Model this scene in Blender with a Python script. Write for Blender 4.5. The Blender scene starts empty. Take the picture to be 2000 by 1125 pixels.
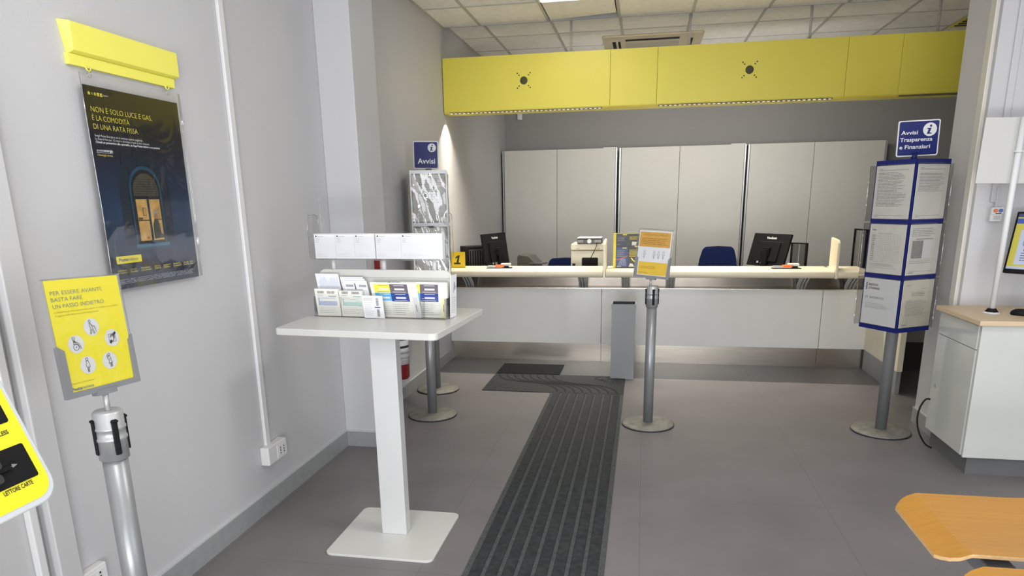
import bpy, math, random
from math import sin, cos, pi, radians as RAD
from mathutils import Matrix, Vector, Euler
random.seed(7)
sc = bpy.context.scene
COL = sc.collection

# ------------------------------------------------------------------ camera, light, exposure
cam_d = bpy.data.cameras.new('camera'); cam = bpy.data.objects.new('camera', cam_d); COL.objects.link(cam)
R = ((0.98338566, 0.18087347, -0.01540858), (0.03049146, -0.24826005, -0.96821342), (-0.17894946, 0.95165736, -0.24965047))
right, up, back = Vector(R[0]), -Vector(R[1]), -Vector(R[2])
m = Matrix((right, up, back)).transposed().to_4x4(); m.translation = (0, 0, 1.6)
cam.matrix_world = m
cam_d.sensor_width = 36; cam_d.lens = 24.2525
cam_d.shift_x = -0.0014; cam_d.shift_y = 0.0891
cam_d.clip_start = 0.02
sc.camera = cam
vs = sc.view_settings
vs.view_transform = 'Standard'; vs.look = 'None'; vs.gamma = 1; vs.use_curve_mapping = False
vs.exposure = -0.10
sc.cycles.use_denoising = True
sc.cycles.max_bounces = 10; sc.cycles.diffuse_bounces = 5; sc.cycles.transparent_max_bounces = 16
sc.cycles.caustics_reflective = False; sc.cycles.caustics_refractive = False

w = bpy.data.worlds.new('sky'); sc.world = w; w.use_nodes = True
bg = w.node_tree.nodes['Background']; bg.inputs[0].default_value = (0.80, 0.88, 1.0, 1); bg.inputs[1].default_value = 0.9

def area(name, loc, rot, sx, sy, power, col=(1, 1, 1), spread=180):
    l = bpy.data.lights.new(name, 'AREA'); l.shape = 'RECTANGLE'; l.size = sx; l.size_y = sy
    l.energy = power; l.color = col; l.spread = RAD(spread)
    o = bpy.data.objects.new(name, l); COL.objects.link(o); o.location = loc; o.rotation_euler = rot
    return o
area('daylight_window', (-0.25, -1.55, 1.55), (RAD(90), 0, 0), 3.2, 2.8, 100, (0.96, 0.975, 1.0))
area('side_window', (3.86, 0.6, 1.6), (RAD(90), 0, RAD(90)), 3.6, 2.6, 64, (0.97, 0.98, 1.0))
area('pavement_bounce', (-0.2, -1.5, 0.45), (RAD(138), 0, 0), 3.4, 0.8, 150, (0.97, 0.98, 1.0))
for x, e in ((-1.15, 26), (0.86, 29)):
    area('led_strip_light', (x, 7.0, 2.422), (0, 0, 0), 1.45, 0.02, e, (1.0, 0.90, 0.74), 110)
area('cabinet_fill', (0.55, 7.17, 2.50), (RAD(76), 0, 0), 3.0, 0.04, 30, (1.0, 0.97, 0.90), 130)  # added unseen fill behind the fascia, brightens the cabinet fronts
sp = bpy.data.lights.new('strip_end_led', 'SPOT'); sp.energy = 13; sp.color = (1.0, 0.88, 0.70)
sp.spot_size = RAD(92); sp.spot_blend = 0.10; sp.shadow_soft_size = 0.006
spo = bpy.data.objects.new('strip_end_led', sp); COL.objects.link(spo); spo.location = (-1.865, 6.985, 2.425)
for x, y, e in ((0.7, 2.7, 36), (-0.61, 6.0, 7), (-0.9, 0.7, 25)):
    area('ceiling_panel_light', (x, y, 3.19), (0, 0, 0), 0.6, 0.6, e, (1.0, 0.97, 0.92))

# ------------------------------------------------------------------ materials
MATS = {}
def mat(name, rgb, rough=0.5, metal=0.0, vary=0.04, scale=6.0, bump=0.0, bscale=80.0, spec=0.5, coat=0.0, stretch=None):
    if name in MATS: return MATS[name]
    m = bpy.data.materials.new(name); m.use_nodes = True
    nt = m.node_tree; N = nt.nodes; L = nt.links
    b = N['Principled BSDF']
    b.inputs['Roughness'].default_value = rough; b.inputs['Metallic'].default_value = metal
    b.inputs['Specular IOR Level'].default_value = spec
    b.inputs['Coat Weight'].default_value = coat; b.inputs['Coat Roughness'].default_value = 0.05
    tc = N.new('ShaderNodeTexCoord'); src = tc.outputs['Object']
    if stretch:
        mp = N.new('ShaderNodeMapping'); mp.inputs['Scale'].default_value = stretch
        L.new(src, mp.inputs['Vector']); src = mp.outputs['Vector']
    nz = N.new('ShaderNodeTexNoise'); nz.inputs['Scale'].default_value = scale; nz.inputs['Detail'].default_value = 4
    L.new(src, nz.inputs['Vector'])
    cr = N.new('ShaderNodeValToRGB')
    c0 = [max(0, c * (1 - vary)) for c in rgb]; c1 = [min(1, c * (1 + vary)) for c in rgb]
    cr.color_ramp.elements[0].position = 0.3; cr.color_ramp.elements[1].position = 0.7
    cr.color_ramp.elements[0].color = (*c0, 1); cr.color_ramp.elements[1].color = (*c1, 1)
    L.new(nz.outputs['Fac'], cr.inputs['Fac']); L.new(cr.outputs['Color'], b.inputs['Base Color'])
    if bump:
        n2 = N.new('ShaderNodeTexNoise'); n2.inputs['Scale'].default_value = bscale; n2.inputs['Detail'].default_value = 3
        L.new(src, n2.inputs['Vector'])
        bp = N.new('ShaderNodeBump'); bp.inputs['Strength'].default_value = bump; bp.inputs['Distance'].default_value = 0.01
        L.new(n2.outputs['Fac'], bp.inputs['Height']); L.new(bp.outputs['Normal'], b.inputs['Normal'])
    MATS[name] = m
    return m

def emis(name, rgb, strength, vary=0):
    m = bpy.data.materials.new(name); m.use_nodes = True
    b = m.node_tree.nodes['Principled BSDF']
    b.inputs['Base Color'].default_value = (*[c * 0.4 for c in rgb], 1)
    b.inputs['Emission Color'].default_value = (*rgb, 1); b.inputs['Emission Strength'].default_value = strength
    MATS[name] = m
    return m

def clear(name, tint=(1, 1, 1), gloss=0.10, rough=0.04, bump=0.0, bscale=18, edge=0.35):
    m = bpy.data.materials.new(name); m.use_nodes = True
    nt = m.node_tree; N = nt.nodes; L = nt.links
    N.remove(N['Principled BSDF']); out = N['Material Output']
    tr = N.new('ShaderNodeBsdfTransparent'); tr.inputs[0].default_value = (*tint, 1)
    gl = N.new('ShaderNodeBsdfGlossy'); gl.inputs['Roughness'].default_value = rough
    lw = N.new('ShaderNodeLayerWeight'); lw.inputs['Blend'].default_value = 0.35
    mr = N.new('ShaderNodeMapRange'); mr.inputs['To Min'].default_value = gloss; mr.inputs['To Max'].default_value = gloss + edge
    L.new(lw.outputs['Facing'], mr.inputs['Value'])
    mx = N.new('ShaderNodeMixShader'); L.new(mr.outputs['Result'], mx.inputs[0])
    L.new(tr.outputs[0], mx.inputs[1]); L.new(gl.outputs[0], mx.inputs[2]); L.new(mx.outputs[0], out.inputs[0])
    if bump:
        tc = N.new('ShaderNodeTexCoord'); n2 = N.new('ShaderNodeTexNoise'); n2.inputs['Scale'].default_value = bscale
        n2.inputs['Detail'].default_value = 1.5; n2.inputs['Distortion'].default_value = 1.2
        L.new(tc.outputs['Object'], n2.inputs['Vector'])
        bp = N.new('ShaderNodeBump'); bp.inputs['Strength'].default_value = bump; bp.inputs['Distance'].default_value = 0.03
        L.new(n2.outputs['Fac'], bp.inputs['Height']); L.new(bp.outputs['Normal'], gl.inputs['Normal'])
    MATS[name] = m
    return m

WALL = mat('wall_paint', (0.52, 0.52, 0.535), 0.55, vary=0.025, scale=1.3, bump=0.05, bscale=120)
WALLB = mat('back_wall_paint', (0.27, 0.265, 0.26), 0.7, vary=0.02, scale=1.3)
SKIRT = mat('grey_skirting', (0.29, 0.30, 0.305), 0.4, vary=0.05, scale=20)
SKIRTE = mat('skirting_edge', (0.50, 0.51, 0.52), 0.4)
CEIL = mat('ceiling_tile_board', (0.84, 0.83, 0.81), 0.9, vary=0.05, scale=14, bump=0.25, bscale=160)
TBAR = mat('ceiling_grid_metal', (0.45, 0.44, 0.42), 0.5)
DARKV = mat('dark_void', (0.05, 0.055, 0.06), 0.9)
YEL = mat('yellow_panel', (0.76, 0.67, 0.09), 0.42, vary=0.02, scale=2, bump=0.02, bscale=300)
YELP = mat('yellow_print', (0.83, 0.73, 0.03), 0.5, vary=0.015)
LEMON = mat('lemon_painted_metal', (0.82, 0.78, 0.13), 0.4, vary=0.015)
BLACK = mat('black_plastic', (0.009, 0.009, 0.010), 0.5, vary=0.15, scale=40, spec=0.12)
INK = mat('black_ink', (0.02, 0.02, 0.022), 0.6)
INKG = mat('grey_ink', (0.22, 0.22, 0.225), 0.7)
INKL = mat('pale_grey_ink', (0.34, 0.34, 0.36), 0.7)
INKB = mat('blue_grey_ink', (0.13, 0.17, 0.26), 0.7)
WHITE = mat('white_laminate', (0.53, 0.54, 0.535), 0.32, vary=0.015)
CREAMW = mat('table_top_laminate', (0.55, 0.55, 0.525), 0.35, vary=0.02)
CABW = mat('cabinet_grey_white', (0.56, 0.55, 0.52), 0.5, vary=0.015)
COUNT = mat('counter_gloss_panel', (0.80, 0.80, 0.765), 0.12, vary=0.015, coat=0.3)
DESKW = mat('desk_gloss_white', (0.56, 0.58, 0.55), 0.10, vary=0.01, coat=0.3)
NOSE = mat('cream_postformed_ledge', (0.88, 0.80, 0.61), 0.28, vary=0.015)
PAPER = mat('white_paper', (0.76, 0.77, 0.80), 0.7, vary=0.015)
PAPERC = mat('cream_paper', (0.78, 0.78, 0.72), 0.7, vary=0.02)
PAPERG = mat('aged_paper', (0.74, 0.73, 0.69), 0.7, vary=0.04, scale=10)
STEEL = mat('brushed_steel', (0.70, 0.645, 0.56), 0.22, 1.0, vary=0.10, scale=3, bump=0.03, bscale=60, stretch=(1, 1, 40))
DSTEEL = mat('dark_steel', (0.16, 0.15, 0.145), 0.38, 0.8, vary=0.1)
ALU = mat('satin_aluminium', (0.44, 0.45, 0.455), 0.38, 0.5, vary=0.06, scale=20)
POLE = mat('grey_metallic_paint', (0.27, 0.28, 0.29), 0.35, 0.4, vary=0.05, scale=10)
BASEM = mat('worn_metal_base', (0.22, 0.215, 0.195), 0.55, 0.35, vary=0.25, scale=25)
HOLD = mat('holder_grey_paint', (0.20, 0.205, 0.215), 0.5, vary=0.03)
RUBBER = mat('tactile_rubber', (0.030, 0.033, 0.037), 0.55, spec=0.15, vary=0.35, scale=30, bump=0.1, bscale=200)
RUBBERB = mat('tactile_groove', (0.075, 0.079, 0.08), 0.75, spec=0.15, vary=0.3, scale=90, bump=0.3, bscale=300)
MATD = mat('dark_mat', (0.030, 0.032, 0.035), 0.6, spec=0.15, vary=0.15, scale=40)
NAVY = mat('navy_blue_plastic', (0.007, 0.013, 0.125), 0.4, vary=0.03, spec=0.35)
NAVYF = mat('navy_fabric', (0.004, 0.009, 0.045), 0.95, vary=0.15, scale=120, spec=0.15, bump=0.2, bscale=400)
SIGNW = mat('sign_white', (0.68, 0.69, 0.70), 0.4, vary=0.01)
RED = mat('extinguisher_red', (0.21, 0.010, 0.013), 0.3, vary=0.03)
ORANGE = mat('orange_plastic', (0.75, 0.16, 0.03), 0.4)
WOODT = mat('pale_beech_laminate', (0.60, 0.47, 0.31), 0.45, vary=0.06, scale=3, stretch=(2, 25, 25))
PLY = mat('honey_plywood', (0.45, 0.215, 0.035), 0.38, vary=0.09, scale=2.6, stretch=(1.2, 26, 10), bump=0.01, coat=0.05)
PLYE = mat('plywood_edge', (0.72, 0.46, 0.22), 0.5, vary=0.1, scale=60)
BGREY = mat('bin_grey_paint', (0.26, 0.275, 0.285), 0.45, vary=0.03)
SOCK = mat('socket_plastic', (0.66, 0.66, 0.65), 0.35, vary=0.01)
TRUNK = mat('trunking_white', (0.66, 0.66, 0.67), 0.35, vary=0.01)
TRUNKC = mat('trunking_cream', (0.62, 0.60, 0.54), 0.4, vary=0.02)
KGREY = mat('kiosk_grey_shell', (0.50, 0.53, 0.55), 0.35, vary=0.01)
PRN = mat('printer_ivory', (0.56, 0.55, 0.47), 0.45, vary=0.015)
SCREEN_Y = None
CLEAR = clear('clear_acrylic', (0.99, 0.99, 0.99), 0.012, 0.03, edge=0.22)
CLEARE = clear('acrylic_edge', (0.90, 0.92, 0.92), 0.30, 0.08, edge=0.4)
FILM = clear('poster_film', (0.98, 0.98, 0.98), 0.02, 0.06, 0.15, 6, edge=0.12)
CRINK = clear('crinkled_sleeve', (0.97, 0.97, 0.97), 0.20, 0.05, 0.55, 4, edge=0.35)
SLEEVE = clear('clear_sleeve', (0.95, 0.95, 0.94), 0.035, 0.06, 0.10, 8, edge=0.25)
SLEEVES = clear('clear_sleeve_side', (0.93, 0.93, 0.93), 0.10, 0.08, 0.5, 10, edge=0.3)

def floor_mat():
    m = mat('grey_vinyl_floor', (0.165, 0.154, 0.158), 0.42, vary=0.10, scale=2.2, bump=0.03, bscale=150)
    nt = m.node_tree; N = nt.nodes; L = nt.links; b = N['Principled BSDF']
    lk = b.inputs['Base Color'].links[0]; src = lk.from_socket
    geo = N.new('ShaderNodeNewGeometry'); sx = N.new('ShaderNodeSeparateXYZ'); L.new(geo.outputs['Position'], sx.inputs[0])
    def seam(sock, off):
        a = N.new('ShaderNodeMath'); a.operation = 'SUBTRACT'; a.inputs[1].default_value = off; L.new(sock, a.inputs[0])
        d = N.new('ShaderNodeMath'); d.operation = 'WRAP'; d.inputs[1].default_value = 0.486; d.inputs[2].default_value = -0.486; L.new(a.outputs[0], d.inputs[0])
        e = N.new('ShaderNodeMath'); e.operation = 'ABSOLUTE'; L.new(d.outputs[0], e.inputs[0])
        f = N.new('ShaderNodeMath'); f.operation = 'LESS_THAN'; f.inputs[1].default_value = 0.002; L.new(e.outputs[0], f.inputs[0])
        return f.outputs[0]
    s1 = seam(sx.outputs['X'], 0.027); s2 = seam(sx.outputs['Y'], 3.62)
    mxm = N.new('ShaderNodeMath'); mxm.operation = 'MAXIMUM'; L.new(s1, mxm.inputs[0]); L.new(s2, mxm.inputs[1])
    sc_ = N.new('ShaderNodeMath'); sc_.operation = 'MULTIPLY'; sc_.inputs[1].default_value = 0.4; L.new(mxm.outputs[0], sc_.inputs[0])
    n3 = N.new('ShaderNodeTexNoise'); n3.inputs['Scale'].default_value = 0.6; n3.inputs['Detail'].default_value = 6
    L.new(geo.outputs['Position'], n3.inputs['Vector'])
    mix = N.new('ShaderNodeMix'); mix.data_type = 'RGBA'
    L.new(sc_.outputs[0], mix.inputs['Factor']); L.new(src, mix.inputs['A']); mix.inputs['B'].default_value = (0.06, 0.06, 0.06, 1)
    L.new(mix.outputs['Result'], b.inputs['Base Color'])
    return m
FLOOR = floor_mat()

# ------------------------------------------------------------------ mesh builder
_TXT = {}
def text_geo(s, bold=0.0, shear=0.0):
    k = (s, bold, shear)
    if k in _TXT: return _TXT[k]
    c = bpy.data.curves.new('t', 'FONT'); c.body = s; c.size = 1; c.offset = bold; c.shear = shear; c.resolution_u = 3
    o = bpy.data.objects.new('t', c); COL.objects.link(o)
    dg = bpy.context.evaluated_depsgraph_get(); dg.update()
    me = o.evaluated_get(dg).to_mesh()
    vv = [(v.co.x, v.co.y) for v in me.vertices]; ff = [tuple(p.vertices) for p in me.polygons]
    o.evaluated_get(dg).to_mesh_clear()
    bpy.data.objects.remove(o); bpy.data.curves.remove(c)
    _TXT[k] = (vv, ff)
    return _TXT[k]

def rr(u0, v0, u1, v1, r, n=6, corners='1111'):
    P = []
    for i, (cx, cy, a) in enumerate(((u1 - r, v0 + r, -90), (u1 - r, v1 - r, 0), (u0 + r, v1 - r, 90), (u0 + r, v0 + r, 180))):
        if corners[i] == '0':
            P.append(((u1, v0), (u1, v1), (u0, v1), (u0, v0))[i]); continue
        for k in range(n + 1):
            t = RAD(a + 90 * k / n); P.append((cx + r * cos(t), cy + r * sin(t)))
    return P
LAY = 0.0006
class MB:
    def __init__(s): s.v = []; s.f = []; s.m = []; s.sm = []; s.mats = []; s.M = None
    def add(s, vs_, fs, mt, smooth=False):
        if mt not in s.mats: s.mats.append(mt)
        i = s.mats.index(mt); n = len(s.v)
        for p in vs_:
            p = Vector(p)
            if s.M is not None: p = s.M @ p
            s.v.append(p[:])
        for k, f in enumerate(fs):
            s.f.append([n + a for a in f]); s.m.append(i)
            s.sm.append(smooth if isinstance(smooth, bool) else smooth[k])
        return s
    def box(s, a, b, mt):
        x0, y0, z0 = [min(p, q) for p, q in zip(a, b)]; x1, y1, z1 = [max(p, q) for p, q in zip(a, b)]
        return s.add([(x0, y0, z0), (x1, y0, z0), (x1, y1, z0), (x0, y1, z0), (x0, y0, z1), (x1, y0, z1), (x1, y1, z1), (x0, y1, z1)],
                     [(0, 3, 2, 1), (4, 5, 6, 7), (0, 1, 5, 4), (1, 2, 6, 5), (2, 3, 7, 6), (3, 0, 4, 7)], mt)
    def prism(s, P, ax, lo, hi, mt, smooth=False):
        n = len(P)
        area_ = sum(P[i][0] * P[(i + 1) % n][1] - P[(i + 1) % n][0] * P[i][1] for i in range(n))
        if area_ < 0: P = P[::-1]
        if ax == 'z': g = lambda p, h: (p[0], p[1], h)
        elif ax == 'x': g = lambda p, h: (h, p[0], p[1])
        else: g = lambda p, h: (p[0], h, p[1])
        V = [g(p, lo) for p in P] + [g(p, hi) for p in P]
        F = [tuple(range(n))[::-1], tuple(range(n, 2 * n))] + [(i, (i + 1) % n, n + (i + 1) % n, n + i) for i in range(n)]
        if ax == 'y': F = [f[::-1] for f in F]
        return s.add(V, F, mt, [False, False] + [smooth] * n)
    def cyl(s, p0, p1, r, mt, r1=None, seg=28):
        p0 = Vector(p0); p1 = Vector(p1); r1 = r if r1 is None else r1
        d = (p1 - p0).normalized(); a = d.orthogonal().normalized(); b = d.cross(a)
        V = []
        for p, q in ((p0, r), (p1, r1)):
            for k in range(seg):
                t = 2 * pi * k / seg; V.append(p + (a * cos(t) + b * sin(t)) * q)
        F = [tuple(range(seg))[::-1], tuple(range(seg, 2 * seg))] + [(k, (k + 1) % seg, seg + (k + 1) % seg, seg + k) for k in range(seg)]
        return s.add(V, F, mt, [False, False] + [True] * seg)
    def lathe(s, prof, c, mt, seg=40, smooth=True):
        V = []; F = []; n = len(prof)
        for k in range(seg):
            t = 2 * pi * k / seg
            for r, z in prof: V.append((c[0] + r * cos(t), c[1] + r * sin(t), c[2] + z))
        for k in range(seg):
            for i in range(n - 1):
                a = k * n + i; b = ((k + 1) % seg) * n + i
                F.append((a, b, b + 1, a + 1))
        return s.add(V, F, mt, smooth)
    def tube(s, pts, r, mt, seg=10):
        pts = [Vector(p) for p in pts]; V = []; F = []
        up_ = Vector((0.01, 0.02, 1))
        for i, p in enumerate(pts):
            d = (pts[min(i + 1, len(pts) - 1)] - pts[max(i - 1, 0)]).normalized()
            a = d.cross(up_); a = a.normalized() if a.length > 1e-4 else Vector((1, 0, 0)); b = d.cross(a)
            for k in range(seg):
                t = 2 * pi * k / seg; V.append(p + (a * cos(t) + b * sin(t)) * r)
        for i in range(len(pts) - 1):
            for k in range(seg): F.append((i * seg + k, i * seg + (k + 1) % seg, (i + 1) * seg + (k + 1) % seg, (i + 1) * seg + k))
        F.append(tuple(range(seg))); F.append(tuple(range((len(pts) - 1) * seg, len(pts) * seg)))
        return s.add(V, F, mt, [True] * (len(F) - 2) + [False, False])
    # flat printing on a face looking towards -y (u right, v up, lay outward)
    def poly(s, P, mt, lay=1, y=0.0):
        n = len(P); ar = sum(P[i][0] * P[(i + 1) % n][1] - P[(i + 1) % n][0] * P[i][1] for i in range(n))
        if ar < 0: P = P[::-1]
        return s.add([(p[0], y - lay * LAY, p[1]) for p in P], [tuple(range(n))], mt)
    def rect(s, u0, v0, u1, v1, mt, lay=1, y=0.0): return s.poly([(u0, v0), (u1, v0), (u1, v1), (u0, v1)], mt, lay, y)
    def disc(s, u, v, r, mt, lay=1, y=0.0, n=28, ry=None):
        ry = ry or r
        return s.poly([(u + r * cos(2 * pi * k / n), v + ry * sin(2 * pi * k / n)) for k in range(n)], mt, lay, y)
    def line(s, pts, wd, mt, lay=2, y=0.0):
        for (a, b), (c, d) in zip(pts[:-1], pts[1:]):
            L_ = math.hypot(c - a, d - b) or 1e-6; nx, ny = -(d - b) / L_ * wd / 2, (c - a) / L_ * wd / 2
            s.poly([(a + nx, b + ny), (a - nx, b - ny), (c - nx, d - ny), (c + nx, d + ny)], mt, lay, y)
        return s
    def ring(s, u, v, r, wd, mt, lay=2, y=0.0, n=16, a0=0, a1=360):
        return s.line([(u + r * cos(RAD(a0 + (a1 - a0) * k / n)), v + r * sin(RAD(a0 + (a1 - a0) * k / n))) for k in range(n + 1)], wd, mt, lay, y)
    def text(s, t, u, v, h, mt, width=None, bold=0.0, shear=0.0, lay=2, y=0.0, align='l'):
        vv, ff = text_geo(t, bold, shear)
        if not vv: return s
        x0 = min(p[0] for p in vv); x1 = max(p[0] for p in vv)
        sy_ = h / 0.72; sx_ = width / (x1 - x0) if width else sy_
        o = -x0 * sx_ if align == 'l' else (-(x0 + x1) / 2 * sx_ if align == 'c' else -x1 * sx_)
        return s.add([(u + o + p[0] * sx_, y - lay * LAY, v + p[1] * sy_) for p in vv], ff, mt)
    def faux(s, u0, v0, u1, v1, n, mt, seed=1, fill=0.45, ragged=0.25, lay=2, y=0.0):
        rn = random.Random(seed); st = (v1 - v0) / n
        for i in range(n):
            vv = v1 - (i + 0.5) * st; u = u0; end = u1 - rn.random() * ragged * (u1 - u0)
            while u < end:
                wl = (u1 - u0) * rn.uniform(0.05, 0.2)
                s.rect(u, vv - st * fill / 2, min(u + wl, end), vv + st * fill / 2, mt, lay, y); u += wl + (u1 - u0) * 0.018
        return s
    def barcode(s, u0, v0, u1, v1, mt, seed=1, vert=False, lay=2):
        rn = random.Random(seed); a, b = (v0, v1) if vert else (u0, u1); t = a; L_ = b - a
        while t < b:
            wd = L_ * rn.uniform(0.015, 0.06)
            if vert: s.rect(u0, t, u1, min(t + wd, b), mt, lay)
            else: s.rect(t, v0, min(t + wd, b), v1, mt, lay)
            t += wd + L_ * rn.uniform(0.015, 0.04)
        return s
    def build(s, name, parent=None, loc=None, rot=None, bevel=0, seg=2):
        me = bpy.data.meshes.new(name); me.from_pydata(s.v, [], s.f); me.update()
        for mt in s.mats: me.materials.append(mt)
        for p, i, sm in zip(me.polygons, s.m, s.sm): p.material_index = i; p.use_smooth = sm
        o = bpy.data.objects.new(name, me); COL.objects.link(o)
        if parent: o.parent = parent
        if loc is not None: o.location = loc
        if rot is not None: o.rotation_euler = rot
        if bevel:
            b = o.modifiers.new('bevel', 'BEVEL'); b.width = bevel; b.segments = seg; b.limit_method = 'ANGLE'; b.angle_limit = RAD(40)
        return o

def tag(o, label=None, cat=None, group=None, kind=None):
    if label: o['label'] = label
    if cat: o['category'] = cat
    if group: o['group'] = group
    if kind: o['kind'] = kind
    return o
def thing(name, label, cat, loc=(0, 0, 0), rot=(0, 0, 0), group=None):
    o = bpy.data.objects.new(name, None); COL.objects.link(o); o.empty_display_size = 0.1
    o.location = loc; o.rotation_euler = rot
    return tag(o, label, cat, group)
def struct(o): o['kind'] = 'structure'; return o
def B(a, b, mt): return MB().box(a, b, mt)

# ------------------------------------------------------------------ room shell
W = -1.955
struct(B((-2.3, -1.6, -0.12), (4.3, 10.3, 0), FLOOR).build('floor'))
struct(B((-2.2, -1.6, 0), (W, 10.05, 3.5), WALL).build('wall_left'))
struct(B((W, 4.187, 0), (-1.730, 4.57, 3.23), WALL).build('wall_pillar', bevel=0.004))
struct(B((-2.2, 10.05, 0), (4.3, 10.25, 3.5), WALLB).build('wall_back'))
struct(B((1.98, 4.78, 0), (3.9, 5.256, 3.23), WALL).build('wall_divider', bevel=0.004))
struct(B((3.9, -1.6, 0), (4.1, 10.05, 3.5), WALL).build('wall_right'))
c = MB()
X0 = [-2.231 + 0.6515 * k for k in range(11)]
Y0 = [6.993 - 0.6605 * k for k in range(13, 0, -1)] + [6.993 + 0.6605 * k for k in range(0, 6)]
for i in range(len(X0) - 1):
    for j in range(len(Y0) - 1):
        if abs(X0[i] + 0.928) < 0.01 and abs(Y0[j] - 6.3325) < 0.01: continue
        z = 3.22 if Y0[j] < 6.9 else 3.255
        e = 0.0
        c.box((max(X0[i], W - 0.1) + e, Y0[j], z), (X0[i + 1] - e, Y0[j + 1], z + 0.014), CEIL)
c.box((-2.2, -1.6, 3.42), (4.3, 10.3, 3.5), DARKV)
co = struct(c.build('ceiling'))
g = MB()
for x in X0:
    if x < -2: continue
    g.box((x - 0.0125, -1.6, 3.213), (x + 0.0125, 6.98, 3.2215), TBAR); g.box((x - 0.0125, 6.98, 3.248), (x + 0.0125, 10.05, 3.2565), TBAR)
for y in Y0:
    z = 3.214 if y < 6.9 else 3.249
    if abs(y - 6.993) < 0.01: g.box((W, y - 0.012, 3.213), (3.9, y + 0.006, 3.262), TBAR)
    else: g.box((W, y - 0.010, z), (3.9, y + 0.010, z + 0.0075), TBAR)
g.box((W, -1.6, 3.212), (W + 0.022, 6.98, 3.2215), TBAR); g.box((W, 6.98, 3.247), (W + 0.022, 10.05, 3.2565), TBAR)
gb = g.build('grid_bars'); gb.parent = co
s = MB()
s.prism([(-0.91, 6.345), (-0.30, 6.345), (-0.30, 6.855), (-0.91, 6.978)], 'z', 3.2225, 3.236, CEIL)
tag(s.build('ceiling_tile'), 'ceiling tile shifted askew in its grid, showing a dark gap at one edge', 'ceiling tile')
# skirting
def skirt(name, a, b, h=0.105):
    m_ = MB(); m_.box(a, (b[0], b[1], h), SKIRT); m_.box((a[0], a[1], h), (b[0], b[1], h + 0.006), SKIRTE)
    return struct(m_.build(name))
skirt('baseboard_left', (W, -1.5, 0), (W + 0.014, 4.187, 0))
skirt('baseboard_left', (W, 4.57, 0), (W + 0.014, 6.935, 0))
skirt('baseboard_pillar', (W + 0.014, 4.173, 0), (-1.716, 4.187, 0))
skirt('baseboard_pillar', (-1.730, 4.187, 0), (-1.716, 4.57, 0))
skirt('baseboard_right', (1.966, 4.766, 0), (1.98, 5.256, 0))
skirt('baseboard_right', (1.98, 4.766, 0), (3.9, 4.78, 0))
skirt('baseboard_back', (-1.955, 10.036, 0), (3.9, 10.05, 0), 0.1)
# shop-front frame behind the viewer, with the pavement outside
fr = MB()
for x in (-1.9, 0.0, 1.9, 3.8): fr.box((x - 0.04, -1.52, 0), (x + 0.04, -1.46, 3.0), HOLD)
fr.box((-1.955, -1.52, 2.95), (3.9, -1.46, 3.42), WALL); fr.box((-1.955, -1.52, 2.2), (3.9, -1.47, 2.26), HOLD)
struct(fr.build('window_1'))
struct(B((-12, -14, -0.14), (14, -1.6, -0.02), mat('pavement', (0.35, 0.34, 0.32), 0.9)).build('ground'))

# corner trunking / conduits
def wire_duct(label, a, b, mt=TRUNK, bev=0.004):
    o = B(a, b, mt).build('cable_trunking', bevel=bev); return tag(o, label, 'cable trunking')
wire_duct('white cable trunking down the left wall, ending in the socket beside the poster', (W, 3.170, 0.335), (W + 0.018, 3.212, 3.22))
wire_duct('wide pale wall trunking at the left edge, behind the yellow kiosk', (W, 1.79, 0.0), (W + 0.045, 1.875, 3.22), WALL)
wire_duct('narrow white trunking on the wide one, nearest the yellow kiosk', (W, 1.735, 0.0), (W + 0.025, 1.765, 3.22))
wire_duct('cream cable trunking up the edge of the right-hand wall above the desk', (1.956, 4.812, 0.115), (1.98, 4.886, 3.22), TRUNKC)
wire_duct('flat grey trunking up the wall, behind the blank white board', (2.062, 4.768, 1.55), (2.10, 4.78, 3.22), WALL)

def socket(label, y0, z0, w_=0.19, h_=0.10, d=0.05):
    t = thing('wall_socket', label, 'socket', (W, y0, z0))
    B((0, 0, 0), (d, w_, h_), SOCK).build('box', t, bevel=0.006)
    p = MB(); p.box((d, w_ - 0.105, 0.012), (d + 0.003, w_ - 0.007, h_ - 0.012), SIGNW)
    p.build('face_plate', t, bevel=0.001)
    for yy in (w_ - 0.075, w_ - 0.040):
        q = MB(); q.box((d + 0.003, yy - 0.012, 0.025), (d + 0.004, yy + 0.012, 0.075), SOCK)
        for zz in (0.035, 0.05, 0.065): q.cyl((d + 0.003, yy, zz), (d + 0.0055, yy, zz), 0.004, INK, seg=10)
        q.build('outlet', t)
socket('white double socket box low on left wall, under the white trunking', 3.125, 0.262)
socket('white socket box low on left wall, nearest the yellow sign post', 1.872, 0.245, 0.12, 0.09, 0.035)

# ------------------------------------------------------------------ tactile path
t = thing('tactile_strip', 'long straight dark tactile strip with raised ribs running towards the counter', 'tactile paving', (-0.435, 0, 0))
B((-0.31, 0.4, 0), (0.31, 5.68, 0.004), RUBBERB).build('base', t)
r_ = MB()
xs = [-0.255 + 0.0729 * k for k in range(8)]
GROOVE = mat('tactile_dark_line', (0.014, 0.015, 0.016), 0.6, spec=0.15)
for x in xs:
    r_.prism([(x - 0.027, 0.004), (x + 0.027, 0.004), (x + 0.024, 0.008), (x - 0.024, 0.008)], 'y', 0.4, 5.68, RUBBER)
r_.build('ribs', t)
t = thing('tactile_tile', 'dark tactile tile with curved ribs swinging left to the dark mat', 'tactile paving', (-0.435, 0, 0))
MB().prism([(-0.31, 5.68), (-0.915, 5.68), (-0.915, 6.29), (0.31, 6.29), (0.31, 5.68)], 'z', 0, 0.006, mat('tactile_tile_rubber', (0.034, 0.037, 0.039), 0.55, spec=0.15, vary=0.2, scale=60, bump=0.1, bscale=200)).build('base', t)
r_ = MB()
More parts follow.
